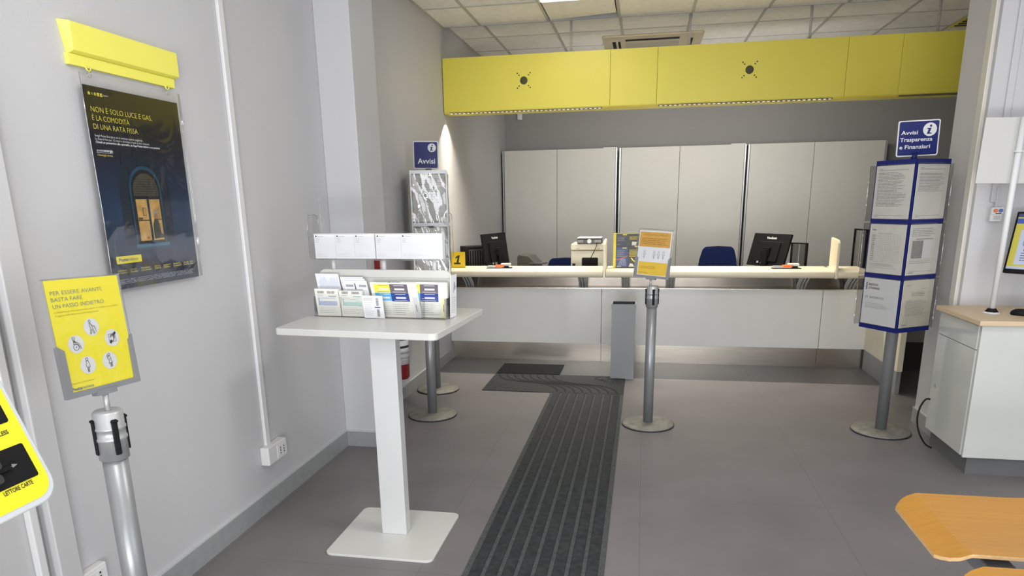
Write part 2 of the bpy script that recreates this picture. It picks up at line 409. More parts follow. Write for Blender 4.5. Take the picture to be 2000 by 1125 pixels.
for x in xs:
    pts = []
    for k in range(21):
        a = k / 20; y = 5.685 + 0.60 * a; ss = a * a * (3 - 2 * a)
        pts.append((x - 0.62 * ss, y + 0.6 * 0.11 * sin(2 * pi * a)))
    for (a, b), (c_, d) in zip(pts[:-1], pts[1:]):
        dx, dy = c_ - a, d - b; L_ = math.hypot(dx, dy); 
        nx, ny = -dy / L_ * 0.0075, dx / L_ * 0.0075
        r_.prism([(a + nx, b + ny), (a - nx, b - ny), (c_ - nx, d - ny), (c_ + nx, d + ny)], 'z', 0.005, 0.0075, GROOVE)
r_.build('curved_ribs', t)
st = MB()
for k in range(90):
    if k % 2: u, v = random.random(), random.random(); u, v = (1 - u, 1 - v) if u + v > 1 else (u, v); p = (-0.90 + 0.42 * u, 5.695 + 0.33 * v)
    else: u, v = random.random(), random.random(); u, v = (1 - u, 1 - v) if u + v > 1 else (u, v); p = (0.30 - 0.42 * u, 6.275 - 0.33 * v)
    st.cyl((p[0], p[1], 0.005), (p[0], p[1], 0.010), 0.008, RUBBERB, 0.005, 8)
tag(st.build('studs', t), kind='stuff')
tag(B((-1.352, 6.312, 0), (-0.740, 6.713, 0.006), MATD).build('floor_mat', bevel=0.002), 'small black rectangular mat on the floor at the counter foot', 'mat')

# ------------------------------------------------------------------ service counter
t = thing('service_counter', 'long cream-ledged service counter with white panels and steel kick strip', 'counter', (0, 6.9, 0))
CT = t
Y = -6.9
def cb(name, a, b, mt, bev=0.003, parent=None):
    return B((a[0], a[1] + Y, a[2]), (b[0], b[1] + Y, b[2]), mt).build(name, parent or t, bevel=bev)
for x0, x1 in ((W + 0.002, -0.393), (-0.389, 1.676), (1.680, 2.118)):
    cb('front_panel', (x0, 6.895, 0.188), (x1, 6.955, 0.748), COUNT)
for x0, x1 in ((W + 0.002, -0.393), (-0.389, 1.676), (1.680, 2.095)):
    cb('kick_strip', (x0, 6.935, 0), (x1, 6.955, 0.188), STEEL, 0)
cb('panel_cap', (W + 0.002, 6.893, 0.748), (2.118, 7.02, 0.756), STEEL, 0.001)
cb('carcass', (W + 0.002, 6.957, 0.02), (2.09, 7.02, 0.747), DSTEEL, 0)
cb('backing', (W + 0.002, 7.02, 0.70), (2.09, 7.04, 0.95), mat('recess_steel', (0.16, 0.14, 0.12), 0.22, 1.0, vary=0.1), 0)
prof = [(6.97, 0.965)]
for k in range(9):
    a = RAD(90 + 22.5 * k); prof.append((6.592 + 0.037 * cos(a), 0.928 + 0.037 * sin(a)))
prof += [(6.97, 0.891)]
prof = [(p + Y, q) for p, q in prof]
for x0, x1 in ((W + 0.003, -0.366), (-0.338, 1.676), (1.704, 1.965)):
    MB().prism(prof, 'x', x0, x1, NOSE, True).build('ledge', t, bevel=0.003)
for x in (-1.74, -0.58, -0.16, 0.275, 1.48, 1.905):
    b_ = MB()
    for k in range(3):
        xx = x - 0.028 + 0.028 * k
        b_.prism([(6.72 + Y, 0.891), (6.80 + Y, 0.891), (6.93 + Y, 0.80), (6.95 + Y, 0.756), (6.90 + Y, 0.756), (6.85 + Y, 0.81)], 'x', xx - 0.009, xx + 0.009, ALU)
    b_.box((x - 0.03, 6.70 + Y, 0.884), (x + 0.03, 6.96 + Y, 0.891), ALU)
    b_.build('bracket', t, bevel=0.002)
cb('return_panel', (2.085, 6.0, 0.19), (2.13, 6.895, 0.93), NOSE)
cb('return_kick', (2.090, 6.005, 0), (2.125, 6.895, 0.19), SKIRT, 0)
t = thing('staff_desk', 'low white work desk behind the counter, under the monitors and printer', 'desk', (0.06, 7.45, 0))
B((-2.0, -0.40, 0.715), (2.0, 0.40, 0.745), WHITE).build('desk_top', t, bevel=0.003)
for x in (-1.95, -0.65, 0.65, 1.95): B((x - 0.02, -0.36, 0), (x + 0.02, 0.36, 0.715), HOLD).build('leg_panel', t)
# low gate beyond the return
t = thing('staff_gate', 'low grey gate with dark foot panel beside the counter end', 'gate', (2.7, 6.88, 0))
B((-0.56, 0, 0.27), (1.19, 0.04, 0.95), mat('gate_grey', (0.33, 0.32, 0.30), 0.5)).build('panel', t, bevel=0.003)
B((-0.56, 0.01, 0), (1.19, 0.03, 0.268), mat('gate_dark', (0.045, 0.038, 0.035), 0.6)).build('foot_panel', t)

# dividers standing up from the ledge
def divider(x, label):
    P = [(6.550, 0.890), (6.553, 1.176), (6.560, 1.200), (6.576, 1.219), (6.62, 1.230), (6.80, 1.240), (6.80, 0.96), (6.80, 0.890)]
    o = MB().prism([(a - 6.68, b - 0.890) for a, b in P], 'x', -0.011, 0.011, NOSE).build('counter_divider', loc=(x, 6.68, 0.890), bevel=0.004)
    tag(o, label, 'divider')
divider(-0.352, 'upright cream divider fin on the counter between printer and brochure display')
divider(1.690, 'upright cream divider fin on the counter near the blue notice stand')

# ------------------------------------------------------------------ overhead fascia
t = thing('overhead_fascia', 'long yellow overhead sign fascia hanging above the counter', 'fascia', (0, 6.93, 2.43))
seams = (W + 0.005, -0.347, 0.08, 1.70, 2.137, 3.88)
HOLEM = mat('bracket_hole', (0.05, 0.05, 0.012), 0.6)
for k, (x0, x1) in enumerate(zip(seams[:-1], seams[1:])):
    B((x0 + 0.0012, 0, 0.0225), (x1 - 0.0012, 0.02, 0.506), YEL).build('panel', t, bevel=0.0015)
for hx, hz in ((-1.158, 2.706), (0.887, 2.706)):
    h = MB(); h.disc(hx, hz - 2.43, 0.036, HOLEM, 1, 0)
    for sx in (-1, 1):
        for sz in (-1, 1):
            for q in (0.045, 0.061): h.disc(hx + sx * q, hz - 2.43 + sz * q * 1.06, 0.0065, HOLEM, 1, 0, 12)
    tag(h.build('bracket_holes', t), 'dark round hole ringed by small screw holes')
B((W + 0.005, 0.02, 0.48), (3.88, 0.22, 0.506), YEL).build('top_board', t)
l_ = MB(); l_.prism([(0.004, 0.022), (0.004, 0.017), (0.034, 0.007), (0.07, 0.007), (0.07, 0.022)], 'x', W + 0.005, 3.88, YEL)
l_.build('lower_lip', t)
u = MB(); u.box((W + 0.005, 0.07, 0.007), (3.88, 0.22, 0.022), YEL); u.box((W + 0.005, 0.20, 0.02), (3.88, 0.22, 0.48), YEL)
u.build('underside', t)
LEDM = emis('led_lens', (1.0, 0.92, 0.75), 0.8)
LEDH = mat('led_housing', (0.25, 0.23, 0.16), 0.4, 0.5)
for x0, x1, on in ((-1.90, -0.42, 1), (0.10, 1.61, 1), (2.15, 3.7, 0)):
    s_ = MB(); s_.M = Matrix.Translation((0, 0.018, 0.0115)) @ Matrix.Rotation(RAD(66), 4, 'X')
    s_.box((x0, -0.006, -0.011), (x1, 0.0, 0.011), LEDH)
    if on:
        n = int((x1 - x0) / 0.042)
        for k in range(n):
            xx = x0 + (k + 0.5) * (x1 - x0) / n; s_.box((xx - 0.011, -0.0085, -0.004), (xx + 0.011, -0.005, 0.004), LEDM)
    s_.build('led_strip', t)
for x in (-0.725, 0.36, 1.40, 2.44):
    MB().cyl((x, 0.14, 0.506), (x, 0.14, 0.822), 0.011, TBAR, seg=12).build('hanger_rod', t)

# ------------------------------------------------------------------ ceiling things
t = thing('air_conditioner', 'beige four-way ceiling air conditioner above the yellow fascia', 'air conditioner', (0.03, 8.36, 3.2545))
ACM = mat('aged_ivory_plastic', (0.50, 0.45, 0.32), 0.5, vary=0.04)
f = MB(); f.prism(rr(-0.52, -0.47, 0.52, 0.47, 0.03), 'z', -0.022, 0.0, ACM); f.build('frame', t, bevel=0.008)
B((-0.28, -0.20, -0.030), (0.28, 0.20, -0.022), mat('aged_grille', (0.36, 0.335, 0.27), 0.6)).build('grille', t, bevel=0.003)
for a, b in (((-0.28, -0.335), (0.28, -0.255)), ((-0.28, 0.325), (0.28, 0.37)), ((-0.42, -0.25), (-0.385, 0.25)), ((-0.36, -0.25), (-0.335, 0.25)), ((0.385, -0.25), (0.42, 0.25))):
    B((a[0], a[1], -0.0245), (b[0], b[1], -0.0218), BLACK).build('air_slot', t)
t = thing('ceiling_light', 'square ceiling light panel cut off by the top edge of the frame', 'ceiling light', (-0.605, 5.975, 3.196))
B((-0.31, -0.32, 0.004), (0.31, 0.32, 0.017), SIGNW).build('frame', t)
B((-0.29, -0.30, 0.0), (0.29, 0.30, 0.004), emis('diffuser_glow', (1, 0.97, 0.93), 3.0)).build('diffuser', t)
t = thing('ceiling_vent', 'small yellow-slatted ceiling panel near the right-hand wall', 'ceiling vent', (3.28, 8.1, 3.2545))
B((-0.30, -0.31, -0.008), (0.30, 0.31, 0.0), YEL).build('frame', t)
sl = MB()
for k in range(6): sl.box((-0.26, -0.26 + k * 0.09, -0.016), (0.26, -0.235 + k * 0.09, -0.006), DARKV)
sl.build('slats', t)
t = thing('motion_detector', 'small white detector high on back wall under the yellow fascia', 'detector', (-1.735, 10.05, 2.69))
B((-0.035, -0.05, 0), (0.035, 0, 0.11), SIGNW).build('body', t, bevel=0.012)
B((-0.022, -0.053, 0.015), (0.022, -0.048, 0.05), PAPERC).build('lens', t, bevel=0.003)

# ------------------------------------------------------------------ wall of cabinets
CABS = mat('cabinet_side_grey', (0.26, 0.26, 0.255), 0.5)
labels = ('tall grey two-door cabinet in the left corner of the back wall', 'middle tall grey two-door cabinet behind the counter', 'tall grey two-door cabinet at the right end of the row')
for (x0, x1), lb in zip(((-1.93, -0.375), (-0.345, 1.268), (1.292, 2.945)), labels):
    t = thing('storage_cabinet', lb, 'cabinet', ((x0 + x1) / 2, 9.7, 0), group='cabinets along the back wall')
    h = (x1 - x0) / 2
    B((-h, 0.025, 0), (h, 0.34, 2.258), CABS).build('body', t)
    top = 2.265
    B((-h + 0.025, 0, 0.06), (-0.028, 0.022, top), CABW).build('door', t, bevel=0.004)
    B((-0.024, 0, 0.06), (h - 0.022, 0.022, top), CABW).build('door', t, bevel=0.004)
    for sx in (-1, 1): B((sx * h, 0.004, 0), (sx * (h - 0.018), 0.025, 2.262), ALU).build('edge_strip', t)
for x, lb in ((-0.47, 'flat white paper lying on top of the corner cabinet'), (1.17, 'flat white paper lying on top of the middle cabinet')):
    tag(B((-0.09, -0.1, 0), (0.09, 0.1, 0.012), PAPER).build('paper_pad', loc=(x, 9.83, 2.265)), lb, 'paper')

# ------------------------------------------------------------------ queue posts
def post(name, label, x, y, clip0, sign=None):
    t = thing(name, label, 'queue post', (x, y, 0))
    b_ = MB(); b_.lathe([(0, 0.0), (0.187, 0.0), (0.187, 0.010), (0.178, 0.016), (0.06, 0.022), (0, 0.022)], (0, 0, 0), BASEM); b_.build('base', t)
    r2 = MB(); r2.lathe([(0.1875, 0.0), (0.1895, 0.0), (0.1895, 0.009), (0.1875, 0.009)], (0, 0, 0), RUBBER); r2.build('base_rim', t)
    MB().cyl((0, 0, 0.02), (0, 0, 0.88), 0.035, POLE, seg=36).build('pole', t)
    h = MB(); h.lathe([(0.035, 0.865), (0.0415, 0.866), (0.0415, 0.925), (0.044, 0.927), (0.044, 0.935), (0.0415, 0.937), (0.0415, 0.958), (0.044, 0.960), (0.044, 0.967), (0.0415, 0.969), (0.0415, 1.010), (0.036, 1.016), (0, 1.018)], (0, 0, 0), ALU)
    h.build('belt_head', t)
    for k in range(4):
        c_ = MB(); c_.M = Matrix.Rotation(RAD(clip0 + 90 * k), 4, 'Z')
        c_.box((0.0405, -0.0085, 0.885), (0.0475, 0.0085, 0.995), BLACK); c_.box((0.044, -0.011, 0.985), (0.05, 0.011, 0.993), BLACK)
        c_.build('belt_clip', t, bevel=0.003)
    return t
def holder(t, M, rod_bottom, sheet, name='sign_holder'):
    f = MB()
    f.prism([(-0.129, -0.166), (0.127, -0.166), (0.127, -0.016), (0.111, -0.032), (0.107, -0.150), (-0.107, -0.150), (-0.107, -0.032), (-0.129, -0.016)], 'y', -0.005, 0.0, HOLD)
    f.box((-0.127, 0.002, -0.166), (0.127, 0.010, -0.02), HOLD)
    f.box((-0.034, -0.008, -0.177), (0.034, 0.016, -0.160), HOLD)
    o = f.build(name, t); o.matrix_local = M
    sheet.build('sign_sheet', o, bevel=0)
    e = MB(); 
    for a, b in (((-0.1265, -0.15), (-0.1235, 0.166)), ((0.1235, -0.15), (0.1265, 0.166)), ((-0.1265, 0.163), (0.1265, 0.167))):
        e.box((a[0], -0.001, a[1]), (b[0], 0.006, b[1]), CLEARE)
    e.build('acrylic_edge', o)
    e = MB(); e.box((-0.124, -0.0042, -0.15), (0.124, -0.0032, 0.165), FILM); e.build('clear_cover', o)
    p = M @ Vector((0, 0.004, -0.172))
    MB().cyl((p[0], p[1], rod_bottom), (p[0], p[1], p[2] + 0.01), 0.008, ALU, seg=14).build('rod', t)

def figure(s, u, v, h, kind, mt=INK, wd=0.0011):
    k = h / 10.0
    L = lambda pts, w_=1: s.line([(u + a * k, v + b * k) for a, b in pts], wd * w_, mt, 3)
    if kind == 'cane':
        s.ring(u - 1.1 * k, v + 3.9 * k, 0.85 * k, wd, mt, 3, n=12)
        L([(-1.4, 2.8), (-1.6, 1.0), (-1.0, -0.6), (-1.9, -4.4), (-1.1, -4.4), (-0.2, -1.2), (0.9, -4.4), (1.7, -4.3), (0.5, -0.4), (-0.1, 1.5), (-0.8, 2.7), (-1.4, 2.8)])
        L([(-0.4, 2.0), (1.4, 0.2), (2.2, 0.6)]); L([(2.0, 0.7), (3.1, -3.9)])
    elif kind == 'wheel':
        s.ring(u - 1.4 * k, v + 4.0 * k, 0.9 * k, wd, mt, 3, n=12); s.ring(u - 0.4 * k, v - 1.9 * k, 2.0 * k, wd, mt, 3, n=18); s.ring(u - 0.4 * k, v - 1.9 * k, 0.4 * k, wd, mt, 3, n=8)
        L([(-1.8, 3.0), (-1.9, 0.2), (1.2, -0.3), (2.6, -3.2), (3.6, -3.0)]); L([(-0.9, 2.9), (-0.5, 0.9), (1.7, 0.5), (3.2, -2.4)]); L([(-0.9, 1.8), (1.0, 1.2)])
        s.poly([(u - 1.6 * k, v + 2.6 * k), (u - 1.0 * k, v + 2.6 * k), (u - 0.7 * k, v + 1.0 * k), (u - 1.5 * k, v + 1.2 * k)], mt, 3)
    elif kind == 'ear':
        L([(-2.6, -3.0), (-2.9, 2.6), (2.4, 3.2), (2.8, -2.6), (-2.6, -3.0)], 0.8)
        s.ring(u + 0.1 * k, v + 0.6 * k, 1.7 * k, wd * 2.2, mt, 3, n=14, a0=-40, a1=190); s.ring(u + 0.2 * k, v + 0.6 * k, 0.9 * k, wd * 1.4, mt, 3, n=10, a0=-60, a1=170)
        L([(1.3, -0.5), (0.5, -2.0), (-0.6, -2.5)], 1.6); L([(1.2, 2.0), (3.2, 3.6)], 6); L([(-2.2, -3.4), (-0.9, -1.4)], 6)
    elif kind == 'preg':
        s.ring(u - 0.4 * k, v + 4.0 * k, 0.9 * k, wd, mt, 3, n=12)
        L([(-0.8, 3.0), (-1.2, 2.2), (-0.9, 1.2), (-1.8, 0.2), (-1.0, -1.2), (-0.9, -4.4), (0.1, -4.4), (0.2, -1.4), (1.3, -1.2), (0.9, 1.0), (0.4, 2.8), (-0.8, 3.0)])
        L([(-0.6, -1.3), (0.2, -1.4)]); L([(-0.4, -1.4), (-0.4, -4.4)])
    elif kind == 'baby':
        s.ring(u - 0.3 * k, v + 4.0 * k, 0.9 * k, wd, mt, 3, n=12); s.ring(u - 1.5 * k, v + 3.2 * k, 0.7 * k, wd, mt, 3, n=10)
        L([(0.2, 3.1), (1.1, 1.6), (0.7, 0.2), (1.8, -1.6), (-1.4, -1.9), (-0.5, 0.4), (-1.7, 1.2), (-1.6, 2.4), (-0.6, 2.9), (0.2, 3.1)])
        L([(-0.5, 1.6), (0.8, 0.9)]); L([(-0.5, -1.8), (-0.4, -4.3), (0.2, -4.3), (0.3, -1.8)]); L([(0.6, -1.8), (0.7, -4.2), (1.2, -4.2), (1.1, -1.7)])
    elif kind == 'stand':
        s.ring(u, v + 4.0 * k, 0.9 * k, wd, mt, 3, n=12)
        L([(-0.6, 3.0), (0.6, 3.0), (1.7, 1.0), (1.3, -0.4), (0.8, 1.2), (0.7, -4.5), (0.1, -4.5), (0.0, -0.8), (-0.1, -4.5), (-0.7, -4.5), (-0.8, 1.2), (-1.3, -0.4), (-1.7, 1.0), (-0.6, 3.0)])

# nearest post with the yellow courtesy sign
t = post('queue_post', 'grey queue post at left with yellow courtesy sign about priority customers', -1.558, 1.716, -31)
M1 = Matrix.Translation((0, 0, 1.2456)) @ Euler((0, 0, 1.4662)).to_matrix().to_4x4() @ Matrix.Rotation(-0.0865, 4, 'X') @ Matrix.Rotation(0.0353, 4, 'Y')
s = MB(); s.box((-0.124, 0, -0.152), (0.118, 0.001, 0.163), YELP)
s.text('PER ESSERE AVANTI,', -0.111, 0.122, 0.0115, INKB, 0.167, bold=-0.012); s.text('BASTA FARE', -0.112, 0.104, 0.0115, INKB, 0.098, bold=-0.012); s.text('UN PASSO INDIETRO', -0.111, 0.0855, 0.0115, INKB, 0.165, bold=-0.012)
BROWN = mat('brown_ink', (0.40, 0.33, 0.03), 0.6)
s.text('In Ufficio Postale diamo precedenza ai clienti con disabilità o in condizione', -0.110, 0.073, 0.0045, BROWN, 0.212); s.text('di oggettiva difficoltà, permanente o temporanea.', -0.110, 0.0635, 0.0045, BROWN, 0.14)
for u, v, k in ((-0.004, 0.022, 'cane'), (0.058, -0.019, 'ear'), (-0.064, -0.019, 'wheel'), (0.035, -0.083, 'baby'), (-0.040, -0.083, 'preg')):
    s.disc(u, v, 0.0255, SIGNW, 1, n=36); figure(s, u, v, 0.043, k)
s.text('Grazie per la collaborazione.', -0.104, -0.128, 0.0042, BROWN, 0.075)
s.text('Poste', -0.107, -0.146, 0.009, INKB, 0.034, bold=0.03); s.text('italiane', -0.071, -0.146, 0.009, INKB, 0.036)
holder(t, M1, 1.0, s)
# post in front of the counter with the orange sign
t = post('queue_post', 'grey queue post in front of the counter with orange and white distance sign', 0.073, 4.917, -78)
M2 = Matrix.Translation((0, 0, 1.2346)) @ Euler((0, 0, -0.3606)).to_matrix().to_4x4() @ Matrix.Rotation(-0.1064, 4, 'X') @ Matrix.Rotation(0.0513, 4, 'Y')
OP = mat('faded_orange_print', (0.66, 0.36, 0.06), 0.45, vary=0.05); OY = mat('yellow_orange_print', (0.78, 0.52, 0.04), 0.45, vary=0.05); OI = mat('orange_brown_ink', (0.38, 0.19, 0.03), 0.6)
s = MB(); s.box((-0.117, 0, -0.152), (0.117, 0.001, 0.155), PAPER)
s.rect(-0.111, 0.045, 0.109, 0.146, OP); s.rect(-0.101, -0.145, 0.106, -0.058, OY)
s.text('ATTENZIONE ALLA PRIVACY', -0.088, 0.122, 0.012, OI, 0.178, bold=0.01)
s.faux(-0.095, 0.058, 0.095, 0.108, 4, OI, 3, 0.42, 0.15)
for u in (-0.067, 0.004, 0.037, 0.070): figure(s, u, -0.006, 0.055, 'stand', INKG, 0.0012)
s.faux(-0.085, -0.105, 0.03, -0.085, 2, OI, 4, 0.3, 0.3); s.text('Poste Italiane', -0.09, -0.134, 0.007, OI, 0.06, bold=0.02)
holder(t, M2, 1.0, s)
post('queue_post', 'grey queue post standing behind the white writing table', -1.570, 4.931, -60)

# ------------------------------------------------------------------ writing table
t = thing('writing_table', 'white standing writing table on one square column', 'table', (-1.17, 2.982, 0))
B((-0.262, -0.256, 0), (0.262, 0.256, 0.012), CREAMW)
MB().prism(rr(-0.263, -0.256, 0.263, 0.256, 0.035), 'z', 0, 0.012, CREAMW).build('base_plate', t, bevel=0.002)
MB().box((-0.062, -0.024, 0.012), (0.064, 0.040, 1.018), WHITE).build('column', t, bevel=0.003)
P = []
for (x, y), r in (((-1.662, 2.888), 0.02), ((-0.868, 2.824), 0.035), ((-0.826, 3.557), 0.02), ((-1.05, 3.575), 0.02), ((-1.52, 3.30), 0.05), ((-1.672, 3.262), 0.03)): P.append(((x + 1.17, y - 2.982), r))
poly = []
for i in range(len(P)):
    (p, r), q0, q1 = P[i], Vector(P[i - 1][0]), Vector(P[(i + 1) % len(P)][0]); p = Vector(p)
    a = p + (q0 - p).normalized() * r; b = p + (q1 - p).normalized() * r
    for k in range(6):
        s_ = k / 5; poly.append(tuple(a * (1 - s_) ** 2 + p * 2 * s_ * (1 - s_) + b * s_ * s_))
MB().prism(poly, 'z', 1.018, 1.05, CREAMW).build('tabletop', t, bevel=0.004)

# ------------------------------------------------------------------ leaflet rack on the table
RZ = RAD(-4.6); RP = Vector((-1.616, 3.247, 1.05))
RM = Matrix.Translation(RP) @ Matrix.Rotation(RZ, 4, 'Z')
RACKP = mat('rack_cream_plastic', (0.62, 0.62, 0.58), 0.4, vary=0.01)
t = thing('leaflet_rack', 'cream and clear acrylic two-tier leaflet rack on the writing table', 'leaflet rack', RP, (0, 0, RZ))
p = MB(); p.prism(rr(-0.036, 0.0, 0.697, 0.228, 0.045, corners='0110'), 'y', 0.090, 0.104, RACKP)
p.box((-0.03, 0.0885, 0.188), (0.69, 0.0902, 0.191), mat('rack_groove', (0.42, 0.42, 0.40), 0.5)); p.build('back_panel', t, bevel=0.002)
for u in (0.36, 0.655):
    MB().box((u - 0.004, 0.086, 0.160), (u + 0.004, 0.0905, 0.168), INK).build('hook', t)
for u in (0.055, 0.335, 0.605): MB().cyl((u, 0.097, 0.226), (u, 0.097, 0.285), 0.011, SOCK, seg=16).build('post', t)
p = MB(); p.box((-0.012, -0.014, 0.0), (0.69, 0.088, 0.003), CLEAR); p.box((-0.012, -0.016, 0.0), (0.69, -0.014, 0.115), CLEAR)
for u in (-0.012, 0.14, 0.268, 0.57, 0.69): p.box((u - 0.001, -0.014, 0.003), (u + 0.001, 0.086, 0.10), CLEARE)
p.build('lower_pocket', t)
p = MB()
p.box((-0.040, 0.035, 0.281), (0.69, 0.14, 0.284), CLEAR); p.box((-0.040, 0.034, 0.281), (0.69, 0.036, 0.395), CLEAR); p.box((-0.040, 0.033, 0.279), (0.69, 0.038, 0.284), CLEARE)
p.build('upper_tray', t)
for u in (-0.041, 0.69):
    q = MB(); q.prism(rr(0.036, 0.281, 0.14, 0.50, 0.03, corners='0110'), 'x', u - 0.0015, u + 0.0015, CLEAR)
    q.tube([(u, 0.036, 0.29), (u, 0.036, 0.47), (u, 0.045, 0.495), (u, 0.066, 0.50), (u, 0.11, 0.50), (u, 0.133, 0.492), (u, 0.14, 0.47), (u, 0.14, 0.29)], 0.002, CLEARE, 6)
    q.build('tray_end', t)
p = MB(); p.box((-0.014, 0.118, 0.284), (0.684, 0.121, 0.583), CLEAR); p.box((-0.0145, 0.1175, 0.30), (-0.0125, 0.1215, 0.583), CLEARE)
p.build('tall_screen', t)

def paper(name, label, u, z, v, roll, lean, w_, h_, th, body, draw, cat='leaflet', yaw=0, group='forms in the leaflet rack'):
    """a stack of sheets whose lower left corner sits at (u, z) on the rack, leaning back"""
    s_ = MB(); s_.M = Matrix(((1, 0, math.tan(RAD(roll)), 0), (0, 1, 0, 0), (0, 0, 1, 0), (0, 0, 0, 1)))   # sheets fanned to one side
    s_.box((0, 0, 0), (w_, th, h_), body)
    if draw: draw(s_)
    o = s_.build(name)
    o.matrix_world = RM @ Matrix.Translation((u, v, z)) @ Matrix.Rotation(RAD(yaw), 4, 'Z') @ Matrix.Rotation(RAD(lean), 4, 'X')
    return tag(o, label, cat, group)
LBL = mat('pale_blue_print', (0.42, 0.48, 0.66), 0.6); LGR = mat('pale_green_print', (0.45, 0.65, 0.58), 0.6); NVP = mat('navy_print', (0.03, 0.04, 0.16), 0.5)
GNP = mat('green_ink', (0.08, 0.32, 0.28), 0.6); SKY = mat('sky_blue_print', (0.08, 0.42, 0.75), 0.5); GRP = mat('mauve_grey_print', (0.13, 0.11, 0.14), 0.5); RBL = mat('royal_blue_print', (0.012, 0.04, 0.26), 0.5)
FYE = mat('form_yellow', (0.86, 0.74, 0.07), 0.5); PYE = mat('pale_yellow_paper', (0.80, 0.77, 0.42), 0.6)
def slip(bandm, inkm, sd):
    def d(s_):
        s_.barcode(0.015, 0.112, 0.052, 0.124, INKG, sd); s_.barcode(0.070, 0.112, 0.112, 0.124, INKG, sd + 1)
        s_.rect(0.012, 0.102, 0.045, 0.1035, INKG); s_.rect(0.075, 0.0985, 0.118, 0.101, inkm)
        s_.faux(0.014, 0.085, 0.118, 0.097, 2, bandm, sd, 0.3, 0.1); s_.rect(0.020, 0.052, 0.118, 0.074, bandm); s_.rect(0.016, 0.052, 0.019, 0.09, inkm, 2)
        s_.faux(0.02, 0.054, 0.116, 0.09, 5, INKL, sd + 2, 0.12, 0.2, 3); s_.faux(0.014, 0.012, 0.118, 0.048, 4, INKL, sd + 3, 0.12, 0.4)
    return d
paper('payment_slip_pad', 'pad of white slips with a pale blue band, at front left of the rack', 0.006, 0.004, -0.011, -7, -4, 0.131, 0.135, 0.018, PAPERC, slip(LBL, NVP, 11))
paper('payment_slip_pad', 'pad of white slips with a pale green band, second from left in the rack', 0.142, 0.004, -0.011, -7, -3, 0.124, 0.127, 0.018, PAPERC, slip(LGR, GNP, 21))
def lines(s_):
    for k in range(24): s_.rect(0.014 + k * 0.0047, 0.035, 0.0152 + k * 0.0047, 0.118 + 0.02 * random.random(), LBL)
paper('lined_sheet', 'plain white sheet with faint lines sticking up behind the blue-banded pad', 0.003, 0.055, 0.035, -14, -9, 0.130, 0.155, 0.003, PAPER, lines)
def codes(s_):
    s_.rect(0.01, 0.118, 0.052, 0.130, INKL); s_.rect(0.082, 0.118, 0.122, 0.130, INKL); s_.rect(0.058, 0.105, 0.064, 0.136, NVP)
    s_.faux(0.01, 0.06, 0.12, 0.11, 7, INKL, 5, 0.25, 0.3)
for k in range(3):
    paper('barcode_slip', ('white slip with a short blue bar, tallest one behind the green-banded pad', 'white slip showing as an edge behind the barred slip', 'white slip lying against the yellow and blue forms, mostly covered')[k],
          0.148 + 0.012 * k, 0.045 - 0.008 * k, 0.036 - 0.007 * k, -16, -8, 0.128, 0.150, 0.003, PAPER, codes)
def vslip(s_):
    s_.barcode(0.072, 0.060, 0.086, 0.100, INKG, 41, True); s_.barcode(0.072, 0.008, 0.086, 0.044, INKG, 42, True); s_.rect(0.062, 0.050, 0.092, 0.055, NVP)
    s_.faux(0.006, 0.085, 0.055, 0.10, 2, INKL, 43, 0.3); s_.faux(0.008, 0.01, 0.058, 0.08, 7, INKL, 44, 0.12)
paper('postal_slip', 'small white slip with upright barcodes in front of the coloured forms', 0.274, 0.003, -0.030, -5, -2, 0.108, 0.110, 0.004, PAPER, vslip)
def form(sd, marg):
    def d(s_):
        s_.rect(0.018, 0.120, 0.103, 0.162, FYE); s_.rect(0.103, 0.120, 0.198, 0.162, GRP); s_.rect(0.018, 0.080, 0.103, 0.119, SKY); s_.rect(0.103, 0.078, 0.198, 0.119, RBL)
        for u0, v0 in ((0.020, 0.120), (0.105, 0.120), (0.020, 0.078), (0.105, 0.078)):
            mm = INKG if (u0 < 0.1 and v0 > 0.1) else SIGNW
            s_.rect(u0 + 0.02, v0 + 0.034, u0 + 0.075, v0 + 0.0365, mm, 2); s_.rect(u0 + 0.022, v0 + 0.013, u0 + 0.075, v0 + 0.022, SIGNW, 2); s_.rect(u0 + 0.012, v0 + 0.004, u0 + 0.08, v0 + 0.0058, mm, 2)
        for k in range(7): s_.rect(0.02, 0.070 - k * 0.0095, 0.205 - (0.06 if k in (2, 3, 4) else 0), 0.0706 - k * 0.0095, INKL)
        for u0 in (0.103, 0.16, 0.205): s_.rect(u0, 0.008, u0 + 0.0007, 0.072, INKL)
        s_.faux(0.11, 0.01, 0.2, 0.068, 6, INKL, sd, 0.15, 0.5); s_.faux(0.025, 0.01, 0.1, 0.068, 6, INKL, sd + 1, 0.15, 0.5)
        if marg: s_.rect(0.212, 0.0, 0.24, 0.095, PYE); s_.rect(0.222, 0.03, 0.226, 0.065, INKG, 2)
        else: s_.rect(0.214, 0.0, 0.24, 0.10, mat('grey_form_margin', (0.62, 0.62, 0.63), 0.6)); s_.rect(0.224, 0.03, 0.228, 0.065, INKG, 2)
    return d
paper('postal_form_pad', 'pad of forms with yellow, grey and blue blocks, left of the two', 0.318, 0.003, 0.012, -11, -4, 0.245, 0.170, 0.010, PAPERC, form(51, False))
paper('postal_form_pad', 'pad of forms with yellow margin and blue block, at right end of rack', 0.447, 0.003, 0.028, -1, -3, 0.243, 0.172, 0.022, PAPERC, form(61, True))
def scrib(s_): s_.line([(0.03, 0.12), (0.045, 0.17), (0.05, 0.13), (0.06, 0.15)], 0.003, NVP); s_.faux(0.012, 0.02, 0.066, 0.1, 8, INKL, 71, 0.2)
paper('side_form', 'white form with a pen squiggle in the rack side pocket, beside the right-hand pad', 0.704, 0.003, 0.030, 6, 0, 0.075, 0.205, 0.003, PAPER, scrib, yaw=88)
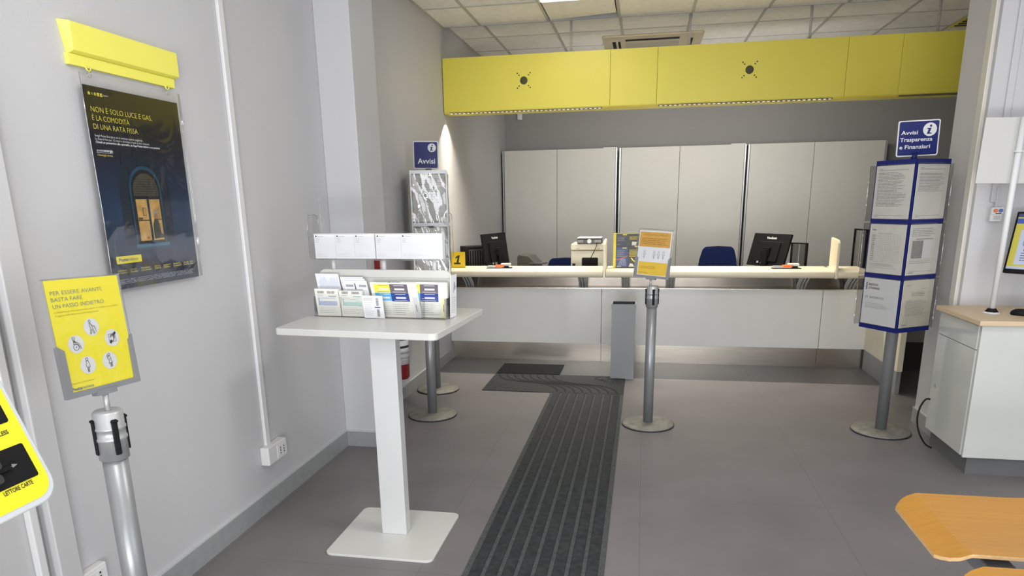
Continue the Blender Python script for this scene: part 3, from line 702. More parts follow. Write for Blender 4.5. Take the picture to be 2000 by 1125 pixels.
def wide(cols):
    def d(s_):
        h = 0.122
        for a, b in cols:
            s_.rect(a + 0.008, h - 0.016, a + 0.015, h - 0.009, INK); s_.faux(a + 0.02, h - 0.016, a + 0.06, h - 0.011, 1, INKL, int(a * 1000), 0.4)
            s_.faux(a + 0.008, h - 0.045, a + 0.03, h - 0.022, 3, INKL, int(a * 900) + 1, 0.18)
            s_.faux(a + 0.008, 0.008, b - 0.01, 0.028, 3, INKL, int(a * 800) + 2, 0.1, 0.7); s_.rect(b - 0.0008, 0.004, b, h - 0.004, INKL)
            for k in range(4): s_.rect(a + 0.008, 0.03 + k * 0.013, b - 0.008, 0.0304 + k * 0.013, mat('faint_rule', (0.66, 0.66, 0.70), 0.7))
        s_.rect(0.004, h - 0.004, 0.3, h - 0.0028, INKL)
    return d
paper('wide_form_stack', 'stack of wide three-column white forms at left in the upper tray', -0.012, 0.286, 0.043, -2, -2, 0.332, 0.122, 0.03, PAPER, wide(((0, 0.118), (0.118, 0.222), (0.222, 0.332))))
paper('wide_form_stack', 'stack of wide two-column white forms at right in the upper tray', 0.324, 0.286, 0.041, -1, -2, 0.350, 0.122, 0.03, PAPER, wide(((0, 0.135), (0.135, 0.350))))

# ------------------------------------------------------------------ poster on the left wall
t = thing('poster_rail', 'lemon yellow hanging rail on the left wall above the dark poster', 'poster rail', (W, 2.512, 2.077))
p = MB()
p.add([(0, -0.275, 0.032), (0, 0.292, 0.032), (0, 0.292, 0.140), (0, -0.295, 0.140), (0.030, -0.272, 0.046), (0.030, 0.290, 0.046), (0.030, 0.290, 0.138), (0.030, -0.272, 0.138)],
      [(4, 5, 6, 7), (0, 1, 5, 4), (1, 2, 6, 5), (2, 3, 7, 6), (3, 0, 4, 7), (0, 3, 2, 1)], LEMON); p.build('rail_cover', t, bevel=0.002)
B((0, -0.285, 0), (0.016, 0.272, 0.036), LEMON).build('lower_bar', t, bevel=0.001)
for y in (-0.205, 0.215):
    q = MB(); q.tube([(0.018, y + 0.010, 0.004), (0.020, y + 0.010, -0.006), (0.020, y, -0.013), (0.020, y - 0.010, -0.006), (0.018, y - 0.010, 0.004)], 0.0025, LEMON, 8); q.build('hook', t)
    q = MB(); q.tube([(0.020 + 0.0, y + 0.009 * cos(a * pi / 8), -0.022 + 0.011 * sin(a * pi / 8)) for a in range(17)], 0.0014, CLEARE, 6); q.build('clear_ring', t)
PM = Matrix.Translation((-1.932, 2.262, 1.300)) @ Matrix.Rotation(RAD(90), 4, 'Z')
t = thing('wall_poster', 'dark blue advertising poster with a lit arched window, hanging in a clear sleeve', 'poster', (0, 0, 0)); t.matrix_world = PM
PNAVY = bpy.data.materials.new('poster_night_print'); PNAVY.use_nodes = True
nt = PNAVY.node_tree; bb = nt.nodes['Principled BSDF']; bb.inputs['Roughness'].default_value = 0.35
tc = nt.nodes.new('ShaderNodeTexCoord'); se = nt.nodes.new('ShaderNodeSeparateXYZ'); nt.links.new(tc.outputs['Object'], se.inputs[0])
rp = nt.nodes.new('ShaderNodeValToRGB'); nt.links.new(se.outputs['Z'], rp.inputs['Fac'])
E_ = rp.color_ramp.elements; E_[0].position = 0.0; E_[0].color = (0.012, 0.018, 0.045, 1); E_[1].position = 0.72; E_[1].color = (0.022, 0.018, 0.008, 1)
for pos, cc in ((0.12, (0.008, 0.022, 0.055)), (0.28, (0.007, 0.032, 0.085)), (0.50, (0.008, 0.010, 0.026)), (0.62, (0.014, 0.012, 0.010))):
    e = E_.new(pos); e.color = (*cc, 1)
nt.links.new(rp.outputs['Color'], bb.inputs['Base Color'])
s = MB(); s.box((0, 0, 0.0), (0.51, 0.0012, 0.718), PNAVY)
PY = mat('poster_yellow_ink', (0.80, 0.70, 0.10), 0.5); PW = mat('poster_white_ink', (0.72, 0.74, 0.78), 0.5); PT = mat('poster_teal_print', (0.012, 0.055, 0.10), 0.4); PD = mat('poster_dark_print', (0.006, 0.008, 0.014), 0.4)
PG = mat('poster_glow_print', (0.55, 0.33, 0.10), 0.5, vary=0.35, scale=22); PS = mat('poster_shutter_print', (0.06, 0.055, 0.035), 0.5)
for k in range(5):
    u = 0.024 + 0.0145 * k
    (s.disc(u, 0.692, 0.0055, PY, 1, n=14) if k in (0, 2) else (s.rect(u - 0.0055, 0.6865, u + 0.0055, 0.6975, PY) if k > 2 else s.text('X', u - 0.004, 0.688, 0.008, PY, 0.008)))
s.text('f', 0.0225, 0.6895, 0.006, PD, 0.003, lay=3); s.text('in', 0.063, 0.689, 0.005, PD, 0.007, lay=3); s.disc(0.082, 0.692, 0.0022, PD, 3, n=8); s.ring(0.053, 0.692, 0.003, 0.001, PD, 3, n=10)
s.text('poste.it', 0.092, 0.690, 0.006, PW, 0.022)
s.text('NON È SOLO LUCE E GAS,', 0.021, 0.631, 0.019, PY, 0.316, bold=-0.012); s.text('È LA COMODITÀ', 0.021, 0.602, 0.019, PY, 0.185, bold=-0.012); s.text('DI UNA RATA FISSA.', 0.021, 0.573, 0.019, PY, 0.229, bold=-0.012)
s.text('Scegli Poste Energia e sai in anticipo quanto pagherai.', 0.020, 0.5475, 0.0075, PW, 0.245); s.text('La Rata è fissa per 12 mesi e calcolata in base ai tuoi consumi.', 0.020, 0.5365, 0.0075, PW, 0.283)
s.text('Chiedi un preventivo allo sportello, su App Poste Italiane o su poste.it', 0.020, 0.5255, 0.0075, PW, 0.341, bold=0.025)
s.text('poste', 0.019, 0.497, 0.009, PW, 0.034); s.text('energia', 0.054, 0.497, 0.009, PW, 0.043, bold=0.03); s.rect(0.019, 0.4925, 0.097, 0.4935, PW); s.text("L'energia vicina.", 0.020, 0.4815, 0.0075, PY, 0.074)
def arch(u0, u1, v0, v1, n=18):
    r = (u1 - u0) / 2; cx = (u0 + u1) / 2
    return [(u0, v0), (u1, v0)] + [(cx + r * cos(pi * k / n), v1 - r * 0.92 + r * 0.92 * sin(pi * k / n)) for k in range(n + 1)]
PB = mat('poster_brick_print', (0.006, 0.016, 0.034), 0.4); PB2 = mat('poster_brick_joint', (0.004, 0.008, 0.016), 0.4)
s.poly(arch(0.100, 0.384, 0.160, 0.494), PB, 1)
cx, cy, ro, ri = 0.243, 0.365, 0.140, 0.092
for k in range(25):
    a = pi * k / 24; s.line([(cx + ri * cos(a), cy + ri * 0.92 * sin(a)), (cx + ro * cos(a), cy + ro * 0.90 * sin(a))], 0.0022, PB2, 2)
for k in range(15):
    v = 0.168 + 0.0135 * k
    s.rect(0.102, v, 0.150, v + 0.002, PB2, 2); s.rect(0.334, v, 0.382, v + 0.002, PB2, 2)
s.poly(arch(0.152, 0.332, 0.156, 0.455), PT, 3); s.poly(arch(0.162, 0.322, 0.160, 0.442), PD, 4); s.poly(arch(0.171, 0.313, 0.343, 0.428), PS, 5)
for k in range(7): s.rect(0.176, 0.350 + k * 0.009, 0.308, 0.352 + k * 0.009, PD, 6)
s.rect(0.176, 0.172, 0.238, 0.330, PG, 5); s.rect(0.251, 0.172, 0.312, 0.330, PG, 5); s.rect(0.240, 0.165, 0.249, 0.333, PT, 6)
s.rect(0.176, 0.248, 0.238, 0.252, PS, 6); s.rect(0.285, 0.250, 0.312, 0.254, PS, 6); s.rect(0.207, 0.268, 0.226, 0.298, PS, 6); s.rect(0.209, 0.270, 0.224, 0.296, PG, 7)
for u in (0.182, 0.190, 0.198): s.disc(u, 0.257, 0.004, PS, 6, n=8, ry=0.006)
s.poly([(0.255, 0.176), (0.300, 0.180), (0.295, 0.235), (0.285, 0.255), (0.268, 0.255), (0.256, 0.230)], mat('poster_coat_print', (0.06, 0.065, 0.055), 0.5), 6)
s.disc(0.277, 0.266, 0.0105, mat('poster_skin_print', (0.32, 0.17, 0.09), 0.5), 7, n=16, ry=0.013); s.poly([(0.264, 0.266), (0.266, 0.282), (0.277, 0.288), (0.289, 0.281), (0.290, 0.272), (0.280, 0.276), (0.271, 0.270)], mat('poster_grey_hair_print', (0.30, 0.29, 0.27), 0.5), 8)
s.disc(0.303, 0.187, 0.009, PS, 7, n=10); s.disc(0.217, 0.184, 0.008, mat('poster_bread_print', (0.35, 0.16, 0.04), 0.5), 7, n=10, ry=0.006)
s.rect(0.148, 0.148, 0.342, 0.160, mat('poster_sill_print', (0.03, 0.12, 0.19), 0.4), 4); s.rect(0.155, 0.140, 0.336, 0.148, PT, 4)
s.poly(rr(0.030, 0.0945, 0.165, 0.122, 0.003), YELP, 2); s.text('Poste', 0.043, 0.103, 0.0125, INKB, 0.047, bold=0.03, lay=3); s.text('italiane', 0.092, 0.103, 0.0125, INKB, 0.052, lay=3)
cats = (('SPEDIZIONI', 'E LOGISTICA'), ('CONTI E', 'PAGAMENTI'), ('PREVIDENZA E', 'ASSICURAZIONI'), ('MUTUI E', 'PRESTITI'), ('INTERNET E', 'TELEFONIA'), ('RISPARMIO E', 'INVESTIMENTI'), ('SERVIZI', 'DIGITALI'), ('LUCE', 'E GAS'))
cu = (0.032, 0.098, 0.157, 0.236, 0.289, 0.351, 0.418, 0.462)
for u, (a, b) in zip(cu, cats):
    wd = 0.0042 * max(len(a), len(b)); s.rect(u - 0.003, 0.056, u - 0.0022, 0.074, PY, 2)
    s.text(a, u, 0.0665, 0.0055, PY, 0.0042 * len(a), lay=2); s.text(b, u, 0.058, 0.0055, PY, 0.0042 * len(b), lay=2)
s.rect(0.490, 0.056, 0.4908, 0.074, PY, 2)
s.faux(0.032, 0.018, 0.488, 0.038, 4, mat('poster_grey_ink', (0.28, 0.30, 0.36), 0.5), 9, 0.4, 0.05)
s.build('poster_print', t)
p = MB(); p.box((-0.014, -0.008, 0.001), (0.524, -0.0075, 0.755), FILM); p.build('clear_sleeve', t)
for u in (-0.012, 0.516, 0.524):
    p = MB(); p.tube([(u, -0.006, 0.003), (u + 0.003, -0.008, 0.30), (u, -0.006, 0.60), (u, -0.005, 0.755)], 0.0018, CLEARE, 6); p.build('sleeve_edge', t)

# ------------------------------------------------------------------ notice stands
def info_sign(t, z, w_, h_, loc, yaw, tilt, lines_, ts):
    s_ = MB(); s_.prism(rr(-w_ / 2, 0, w_ / 2, h_, 0.012), 'y', 0, 0.006, SIGNW)
    s_.poly(rr(-w_ / 2 + 0.007, 0.007, w_ / 2 - 0.007, h_ - 0.007, 0.009), NAVY, 1)
    r = w_ * 0.165; iu, iv = w_ / 2 - r - 0.018, h_ - r - 0.018
    s_.disc(iu, iv, r, SIGNW, 2)
    s_.disc(iu + 0.004, iv + r * 0.52, r * 0.17, NAVY, 3, n=14)
    s_.poly([(iu - r * 0.42, iv + r * 0.22), (iu + r * 0.20, iv + r * 0.22), (iu - r * 0.02, iv - r * 0.50), (iu + r * 0.28, iv - r * 0.48), (iu + r * 0.26, iv - r * 0.64), (iu - r * 0.42, iv - r * 0.66), (iu - r * 0.20, iv + r * 0.08), (iu - r * 0.44, iv + r * 0.08)], NAVY, 3)
    for tx, u, v, wd in lines_: s_.text(tx, u, v, ts, SIGNW, wd, bold=0.018, lay=2)
    o = s_.build('sign_plate', t); o.location = loc; o.rotation_euler = (RAD(tilt[0]), RAD(tilt[1]), yaw)
# silver stand behind the table
t = thing('notice_stand', 'silver notice stand with crinkled plastic sleeves and blue Avvisi sign', 'notice stand', (-1.742, 5.66, 0), (0, 0, RAD(15)))
b_ = MB(); b_.lathe([(0, 0), (0.182, 0), (0.182, 0.010), (0.172, 0.016), (0.06, 0.022), (0, 0.022)], (0, 0, 0), BASEM); b_.build('base', t)
r2 = MB(); r2.lathe([(0.1825, 0.0), (0.1845, 0.0), (0.1845, 0.009), (0.1825, 0.009)], (0, 0, 0), RUBBER); r2.build('base_rim', t)
MB().cyl((0, 0, 0.02), (0, 0, 1.87), 0.026, POLE).build('pole', t)
f = MB()
for sx in (-1, 1):
    for sy in (-1, 1): f.box((sx * 0.142 - 0.006, sy * 0.142 - 0.006, 0.60), (sx * 0.142 + 0.006, sy * 0.142 + 0.006, 1.853), ALU)
for z in (0.60, 1.015, 1.43, 1.838):
    for sy in (-1, 1): f.box((-0.142, sy * 0.142 - 0.005, z - 0.013), (0.142, sy * 0.142 + 0.005, z + 0.013), ALU)
    for sx in (-1, 1): f.box((sx * 0.142 - 0.005, -0.142, z - 0.013), (sx * 0.142 + 0.005, 0.142, z + 0.013), ALU)
f.build('frame', t)
for k, z in enumerate((0.62, 1.035, 1.45)):
    for a in range(4):
        s_ = MB(); s_.M = Matrix.Rotation(a * pi / 2, 4, 'Z') @ Matrix.Translation((0, -0.135, z))
        s_.box((-0.13, 0, 0), (0.13, 0.001, 0.365), PAPERG)
        s_.faux(-0.075, 0.15, 0.11, 0.34, 14, INKL, 80 + k * 4 + a, 0.3, 0.3, 1)
        s_.build('notice_page', t)
        n_ = 14; s_ = MB(); s_.M = Matrix.Rotation(a * pi / 2, 4, 'Z') @ Matrix.Translation((0, -0.149, z - 0.01))
        rn = random.Random(k * 7 + a); V = []; F = []
        for j in range(n_ + 1):
            for i in range(n_ + 1):
                u = -0.14 + 0.28 * i / n_; v = 0.385 * j / n_
                V.append((u, 0.006 * sin(u * 38 + k) * sin(v * 11 + a) + 0.005 * sin(v * 24 + u * 60 + a * 2) + rn.uniform(-0.0012, 0.0012), v))
        for j in range(n_):
            for i in range(n_): q = j * (n_ + 1) + i; F.append((q, q + 1, q + n_ + 2, q + n_ + 1))
        s_.add(V, F, CRINK, True); s_.build('sleeve', t)
info_sign(t, 0, 0.203, 0.214, (-0.018, -0.012, 1.868), RAD(-4), (0, 1), (('Avvisi', -0.068, 0.040, 0.142),), 0.042)
# blue rotating stand
t = thing('notice_stand', 'dark blue rotating notice stand beside the desk, with Avvisi Trasparenza sign', 'notice stand', (1.675, 4.98, 0), (0, 0, RAD(-13)))
b_ = MB(); b_.lathe([(0, 0), (0.190, 0), (0.190, 0.010), (0.182, 0.016), (0.06, 0.022), (0, 0.022)], (0, 0, 0), BASEM); b_.build('base', t)
r2 = MB(); r2.lathe([(0.1905, 0.0), (0.1925, 0.0), (0.1925, 0.009), (0.1905, 0.009)], (0, 0, 0), RUBBER); r2.build('base_rim', t)
MB().cyl((0, 0, 0.02), (0, 0, 1.80), 0.0375, POLE).build('pole', t)
MB().cyl((0, 0, 1.80), (0, 0, 1.86), 0.018, NAVY, seg=16).build('sign_stem', t)
D = 0.205
bars = (0.748, 1.088, 1.437, 1.800)
f = MB()
for a in range(4):
    q = [(D * cos(RAD(-90 + 90 * k)), D * sin(RAD(-90 + 90 * k))) for k in (a, a + 1)]
    (x0, y0), (x1, y1) = q; L_ = math.hypot(x1 - x0, y1 - y0); ang = math.atan2(y1 - y0, x1 - x0)
    f.M = Matrix.Translation((x0, y0, 0)) @ Matrix.Rotation(ang, 4, 'Z')
    for z in bars: f.box((0, -0.004, z - 0.015), (L_, 0.010, z + 0.015), NAVY)
    f.box((-0.001, -0.002, bars[0]), (0.005, 0.012, bars[3]), NAVY); f.box((0.005, 0.010, bars[0]), (L_ - 0.003, 0.012, bars[3]), NAVY)
f.M = None
f.build('frame', t)
for a in range(4):
    (x0, y0), (x1, y1) = [(D * cos(RAD(-90 + 90 * k)), D * sin(RAD(-90 + 90 * k))) for k in (a, a + 1)]
    L_ = math.hypot(x1 - x0, y1 - y0); ang = math.atan2(y1 - y0, x1 - x0)
    for z0, z1 in zip(bars[:-1], bars[1:]):
        s_ = MB(); s_.M = Matrix.Translation((x0, y0, 0)) @ Matrix.Rotation(ang, 4, 'Z')
        if a in (0, 3): s_.box((0.01, -0.0085, z0 + 0.012), (L_ - 0.008, -0.0075, z1 - 0.008), SLEEVE)
        else: s_.box((0.0, -0.030, z0 + 0.0), (L_ + 0.02, -0.0285, z1 - 0.012), SLEEVES); s_.tube([(0.0, -0.03, z0), (0.0, -0.034, (z0 + z1) / 2), (0.0, -0.03, z1 - 0.012)], 0.003, CLEARE, 6); s_.tube([(L_ + .02, -0.03, z0), (L_ + .02, -0.034, (z0 + z1) / 2), (L_ + .02, -0.03, z1 - 0.012)], 0.003, CLEARE, 6)
        s_.build('pocket', t)
info_sign(t, 0, 0.245, 0.216, (0.012, -0.004, 1.838), RAD(15), (0, -1.5), (('Avvisi', -0.103, 0.132, 0.098), ('Trasparenza', -0.106, 0.090, 0.190), ('e Finanziari', -0.106, 0.046, 0.180)), 0.024)
STM = Matrix.Translation((1.675, 4.98, 0)) @ Matrix.Rotation(RAD(-13), 4, 'Z')
def notice(a, tier, label, draw, body=PAPERG):
    (x0, y0), (x1, y1) = [(D * cos(RAD(-90 + 90 * k)), D * sin(RAD(-90 + 90 * k))) for k in (a, a + 1)]
    ang = math.atan2(y1 - y0, x1 - x0); z0 = bars[tier] + 0.017; h_ = bars[tier + 1] - bars[tier] - 0.034
    s_ = MB(); s_.box((0, 0, 0), (0.272, 0.0008, h_), body); draw(s_, h_)
    o = s_.build('notice_sheet'); o.matrix_world = STM @ Matrix.Translation((x0, y0, 0)) @ Matrix.Rotation(ang, 4, 'Z') @ Matrix.Translation((0.009, -0.006, z0))
    tag(o, label, 'notice', 'notices in the blue stand')
def dA(s_, h): s_.rect(0.02, h - 0.03, 0.235, h - 0.028, INKG); s_.faux(0.02, h - 0.024, 0.05, h - 0.018, 1, INKG, 1); s_.faux(0.02, 0.075, 0.235, h - 0.04, 24, INKL, 2, 0.4, 0.35); s_.rect(0.02, 0.02, 0.235, 0.022, INKG); s_.faux(0.02, 0.01, 0.05, 0.016, 1, INKG, 3)
def dB(s_, h): s_.rect(0.02, h - 0.03, 0.235, h - 0.028, INKG); s_.faux(0.02, h - 0.024, 0.05, h - 0.018, 1, INKG, 4); s_.faux(0.02, 0.165, 0.235, h - 0.05, 13, INKL, 5, 0.4, 0.15); s_.rect(0.02, 0.02, 0.235, 0.022, INKG); s_.faux(0.02, 0.01, 0.06, 0.016, 1, INKG, 6)
def dC(s_, h):
    s_.text('Poste', 0.02, h - 0.04, 0.009, INKG, 0.03, bold=0.03); s_.faux(0.07, h - 0.06, 0.18, h - 0.055, 1, INKG, 7)
    for k in range(15): s_.rect(0.02, 0.075 + k * 0.0125, 0.235, 0.0757 + k * 0.0125, INKL)
    for k in range(13): s_.rect(0.02 + k * 0.0179, 0.075, 0.0207 + k * 0.0179, 0.25, INKL)
    s_.faux(0.022, 0.08, 0.05, 0.25, 14, INKL, 8, 0.4); s_.faux(0.02, 0.045, 0.22, 0.065, 3, INKG, 9, 0.25); s_.rect(0.02, 0.035, 0.235, 0.0365, INKL)
def dD(s_, h):
    s_.faux(0.02, h - 0.075, 0.23, h - 0.02, 5, INKL, 10, 0.35); s_.faux(0.06, h - 0.095, 0.23, h - 0.085, 1, INKG, 11); s_.rect(0.03, 0.105, 0.125, h - 0.10, INKG); s_.faux(0.032, 0.107, 0.123, h - 0.102, 14, PAPERG, 12, 0.12, 0.3)
    s_.rect(0.125, 0.11, 0.2, h - 0.1, PAPER); s_.rect(0.02, 0.095, 0.235, 0.0965, INKL); s_.faux(0.02, 0.07, 0.22, 0.09, 2, INKL, 13, 0.3); s_.rect(0.02, 0.022, 0.235, 0.0235, INKG); s_.faux(0.02, 0.01, 0.07, 0.017, 1, INKG, 14)
def dE(s_, h):
    s_.line([(0.027, h - 0.03), (0.019, h - 0.04), (0.027, h - 0.05), (0.019, h - 0.06), (0.027, h - 0.07), (0.02, h - 0.078)], 0.006, INK); s_.text('REDDITO DI', 0.038, h - 0.05, 0.014, INK, 0.07, bold=0.02); s_.text('CITTADINANZA', 0.038, h - 0.073, 0.014, INK, 0.088, bold=0.02)
    s_.text('KIT  INFORMATIVO', 0.02, h - 0.135, 0.015, INKG, 0.145); s_.faux(0.025, h - 0.20, 0.225, h - 0.162, 4, INKG, 15, 0.16, 0.3)
def dF(s_, h): s_.faux(0.03, h - 0.035, 0.06, h - 0.028, 1, INKG, 16); s_.faux(0.16, h - 0.06, 0.22, h - 0.055, 1, INKL, 17); s_.faux(0.08, h - 0.105, 0.2, h - 0.075, 3, INKG, 18, 0.3); s_.faux(0.035, 0.075, 0.225, h - 0.13, 11, INKG, 19, 0.22, 0.2); s_.faux(0.02, 0.014, 0.07, 0.022, 1, INKG, 20, 0.5)
PAPERY = mat('yellowed_paper', (0.70, 0.67, 0.57), 0.7, vary=0.04, scale=10)
notice(3, 2, 'white notice full of small print, top left in the blue stand', dA); notice(0, 2, 'white notice with half a page of print, top right in the blue stand', dB)
notice(3, 1, 'white notice with a printed table, middle left in the blue stand', dC); notice(0, 1, 'white notice with a dark grey block, middle right in the blue stand', dD)
notice(3, 0, 'white notice headed Kit Informativo, bottom left in the blue stand', dE, PAPER); notice(0, 0, 'yellowed notice with centred title, bottom right in the blue stand', dF, PAPERY)

# ------------------------------------------------------------------ bin
t = thing('waste_bin', 'tall grey metal waste bin standing against the counter', 'bin', (-0.155, 6.33, 0))
b_ = MB()
for a, b in (((-0.105, -0.105), (0.105, -0.100)), ((-0.105, 0.100), (0.105, 0.105)), ((-0.105, -0.1), (-0.100, 0.1)), ((0.100, -0.1), (0.105, 0.1))): b_.box((a[0], a[1], 0), (b[0], b[1], 0.66), BGREY)
b_.box((-0.1, -0.1, 0.005), (0.1, 0.1, 0.02), DARKV)
for a, b in (((-0.1, -0.1), (0.1, -0.099)), ((-0.1, 0.099), (0.1, 0.1)), ((-0.1, -0.1), (-0.099, 0.1)), ((0.099, -0.1), (0.1, 0.1))): b_.box((a[0], a[1], 0.02), (b[0], b[1], 0.686), DARKV)  # dark inner faces put the shade of the opening into the colour
b_.build('body', t)
b_ = MB()
for a, b in (((-0.110, -0.110), (0.110, -0.100)), ((-0.110, 0.100), (0.110, 0.110)), ((-0.110, -0.1), (-0.100, 0.1)), ((0.100, -0.1), (0.110, 0.1))): b_.box((a[0], a[1], 0.645), (b[0], b[1], 0.692), BGREY)

b_.build('rim', t)

# ------------------------------------------------------------------ extinguisher and red box
t = thing('fire_extinguisher', 'red fire extinguisher with white label, low on the wall behind the table', 'fire extinguisher', (-1.855, 5.02, 0.265))
b_ = MB(); b_.lathe([(0, 0), (0.07, 0), (0.08, 0.015), (0.08, 0.42), (0.07, 0.47), (0.03, 0.50), (0.022, 0.52), (0, 0.52)], (0, 0, 0), RED); b_.build('cylinder', t)
b_ = MB(); b_.lathe([(0.0805, 0.12), (0.0812, 0.12), (0.0812, 0.38), (0.0805, 0.38)], (0, 0, 0), SIGNW)
for zz, hh, mm in ((0.25, 0.018, INK), (0.205, 0.02, INKL), (0.17, 0.012, INKL), (0.31, 0.03, INKG), (0.35, 0.01, INKL)):
    b_.lathe([(0.0814, zz), (0.0818, zz), (0.0818, zz + hh), (0.0814, zz + hh)], (0, 0, 0), mm)
b_.build('label_band', t)
b_ = MB(); b_.cyl((0, 0, 0.52), (0, 0, 0.56), 0.018, BLACK); b_.box((-0.01, -0.09, 0.555), (0.01, 0.03, 0.57), BLACK); b_.build('valve', t)
B((-0.099, -0.03, 0.36), (-0.075, 0.03, 0.42), BLACK).build('wall_hook', t)
t = thing('alarm_box', 'small red alarm box on the pillar, glimpsed between the rack posts', 'alarm box', (-1.730, 4.375, 1.155))
B((0, -0.05, 0), (0.035, 0.05, 0.105), RED).build('body', t, bevel=0.004)
B((0.035, -0.03, 0.02), (0.037, 0.03, 0.08), SIGNW).build('face', t)

# ------------------------------------------------------------------ things on the counter
t = thing('number_sign', 'yellow square sign with black number 1 at the counter left end', 'number sign', (-1.822, 6.76, 0.965), (0, 0, RAD(-2)))
s_ = MB(); s_.box((-0.086, 0, 0), (0.080, 0.004, 0.155), mat('amber_plastic', (0.80, 0.58, 0.02), 0.4)); s_.poly([(-0.013, 0.038), (0.009, 0.038), (0.026, 0.122), (0.008, 0.122), (0.006, 0.117)], INK, 1); s_.poly([(0.008, 0.122), (-0.020, 0.102), (-0.017, 0.088), (0.004, 0.101)], INK, 1); s_.rect(-0.036, 0.034, 0.032, 0.050, INK, 2)
s_.build('plate', t)
B((-0.08, 0.004, 0), (0.075, 0.05, 0.004), mat('amber_plastic', (0.80, 0.58, 0.02), 0.4)).build('foot', t)

def monitor(label, loc, yaw, pitch, w_, h_, brand, zb, stand=True):
    """back of the screen faces -y in local space"""
    t = thing('computer_monitor', label, 'monitor', (loc[0], loc[1], zb))
    M = Matrix.Translation((0, 0, loc[2] - zb)) @ Euler((0, 0, yaw)).to_matrix().to_4x4() @ Matrix.Rotation(pitch, 4, 'X')
    s_ = MB(); s_.box((-w_ / 2, 0, -h_ / 2), (w_ / 2, 0.022, h_ / 2), BLACK)
    s_.prism([(-w_ * 0.3, -h_ * 0.36), (w_ * 0.3, -h_ * 0.36), (w_ * 0.3, h_ * 0.22), (-w_ * 0.3, h_ * 0.22)], 'y', -0.016, 0, BLACK)
    s_.text(brand, -w_ * 0.13, h_ * 0.335, h_ * 0.07, SIGNW, w_ * 0.27, bold=0.02, lay=1, y=0); s_.rect(-w_ * 0.30, h_ * 0.245, w_ * 0.36, h_ * 0.258, INK, 1)
    s_.rect(-w_ * 0.24, -h_ * 0.42, -w_ * 0.18, -h_ * 0.345, SIGNW, 2, -0.0); s_.rect(-w_ * 0.13, -h_ * 0.43, w_ * 0.0, -h_ * 0.365, SIGNW, 2, 0)
    o = s_.build('back_shell', t, bevel=0); o.matrix_local = M
    s_ = MB(); s_.box((-w_ / 2 + 0.012, 0.022, -h_ / 2 + 0.014), (w_ / 2 - 0.012, 0.0225, h_ / 2 - 0.012), mat('screen_dark', (0.02, 0.025, 0.035), 0.2)); o = s_.build('screen', t); o.matrix_local = M
    n_ = M @ Vector((0, -0.016, -0.02)); d_ = (M.to_3x3() @ Vector((0, -1, 0)))
    s_ = MB(); s_.M = Matrix.Translation((n_[0], n_[1], 0)) @ Matrix.Rotation(yaw, 4, 'Z')
    s_.box((-0.035, -0.045, 0.012), (0.035, -0.018, n_[2] + 0.02), BLACK); s_.box((-0.045, -0.03, n_[2] - 0.04), (0.045, 0.02, n_[2] + 0.04), BLACK); s_.build('neck', t, bevel=0.005)
    s_ = MB(); s_.M = Matrix.Translation((n_[0], n_[1], 0)) @ Matrix.Rotation(yaw, 4, 'Z'); s_.prism(rr(-0.12, -0.10, 0.12, 0.12, 0.05), 'z', 0, 0.012, BLACK); s_.build('foot', t, bevel=0.003)
    return t
monitor('black monitor seen from behind near the left wall, above the counter', (-1.535, 7.29, 1.105), RAD(72), RAD(-8.5), 0.49, 0.345, 'ViewSonic', 0.745)
monitor('black monitor tilted and seen from behind, right half of the counter', (1.226, 7.30, 1.095), RAD(-51.5), RAD(-17), 0.46, 0.325, 'ViewSonic', 0.745)
# computer tower, phone
t = thing('computer_tower', 'black mesh-fronted computer case by the left wall behind the counter', 'computer', (-1.70, 7.24, 0.745), (0, 0, RAD(40)))
B((-0.14, 0, 0), (0.14, 0.20, 0.40), BLACK).build('case', t, bevel=0.006)
s_ = MB(); s_.box((-0.13, -0.004, 0.03), (0.13, 0, 0.37), DSTEEL)
for k in range(9): s_.box((-0.122 + k * 0.029, -0.006, 0.04), (-0.110 + k * 0.029, -0.004, 0.36), BLACK)
s_.build('mesh_front', t)
t = thing('receipt_printer', 'dark grey receipt printer half hidden behind the left monitor', 'receipt printer', (-1.22, 7.50, 0.745), (0, 0, RAD(-15)))
DG = mat('dark_grey_plastic', (0.055, 0.055, 0.05), 0.4)
MB().prism([(-0.10, 0), (0.12, 0), (0.12, 0.21), (0.04, 0.285), (-0.08, 0.30), (-0.10, 0.27)], 'y', -0.09, 0.10, DG).build('body', t, bevel=0.01)
B((0.05, -0.11, 0.20), (0.20, 0.05, 0.212), DG).build('tray', t, bevel=0.003)
def reader(x, label, f=1):
    t = thing('card_reader_tray', label, 'card reader', (x, 6.72, 0.965), (0, 0, RAD(3 * f)))
    B((-0.12, -0.04, 0), (0.13, 0.045, 0.006), BLACK).build('mat', t)
    B((-0.115, -0.035, 0.006), (0.04, 0.03, 0.026), ALU).build('reader_body', t, bevel=0.004)
    B((-0.03, -0.037, 0.012), (0.05, 0.02, 0.034), ORANGE).build('orange_pad', t, bevel=0.003)
    B((0.02, -0.02, 0.020), (0.115, 0.04, 0.046), SIGNW).build('keypad', t, bevel=0.004)
    B((0.055, -0.03, 0.006), (0.10, -0.015, 0.024), BLACK).build('slot', t)
reader(-1.39, 'grey and orange card reader on the ledge before the left monitor'); reader(1.29, 'grey and orange card reader on the ledge by the tilted monitor')
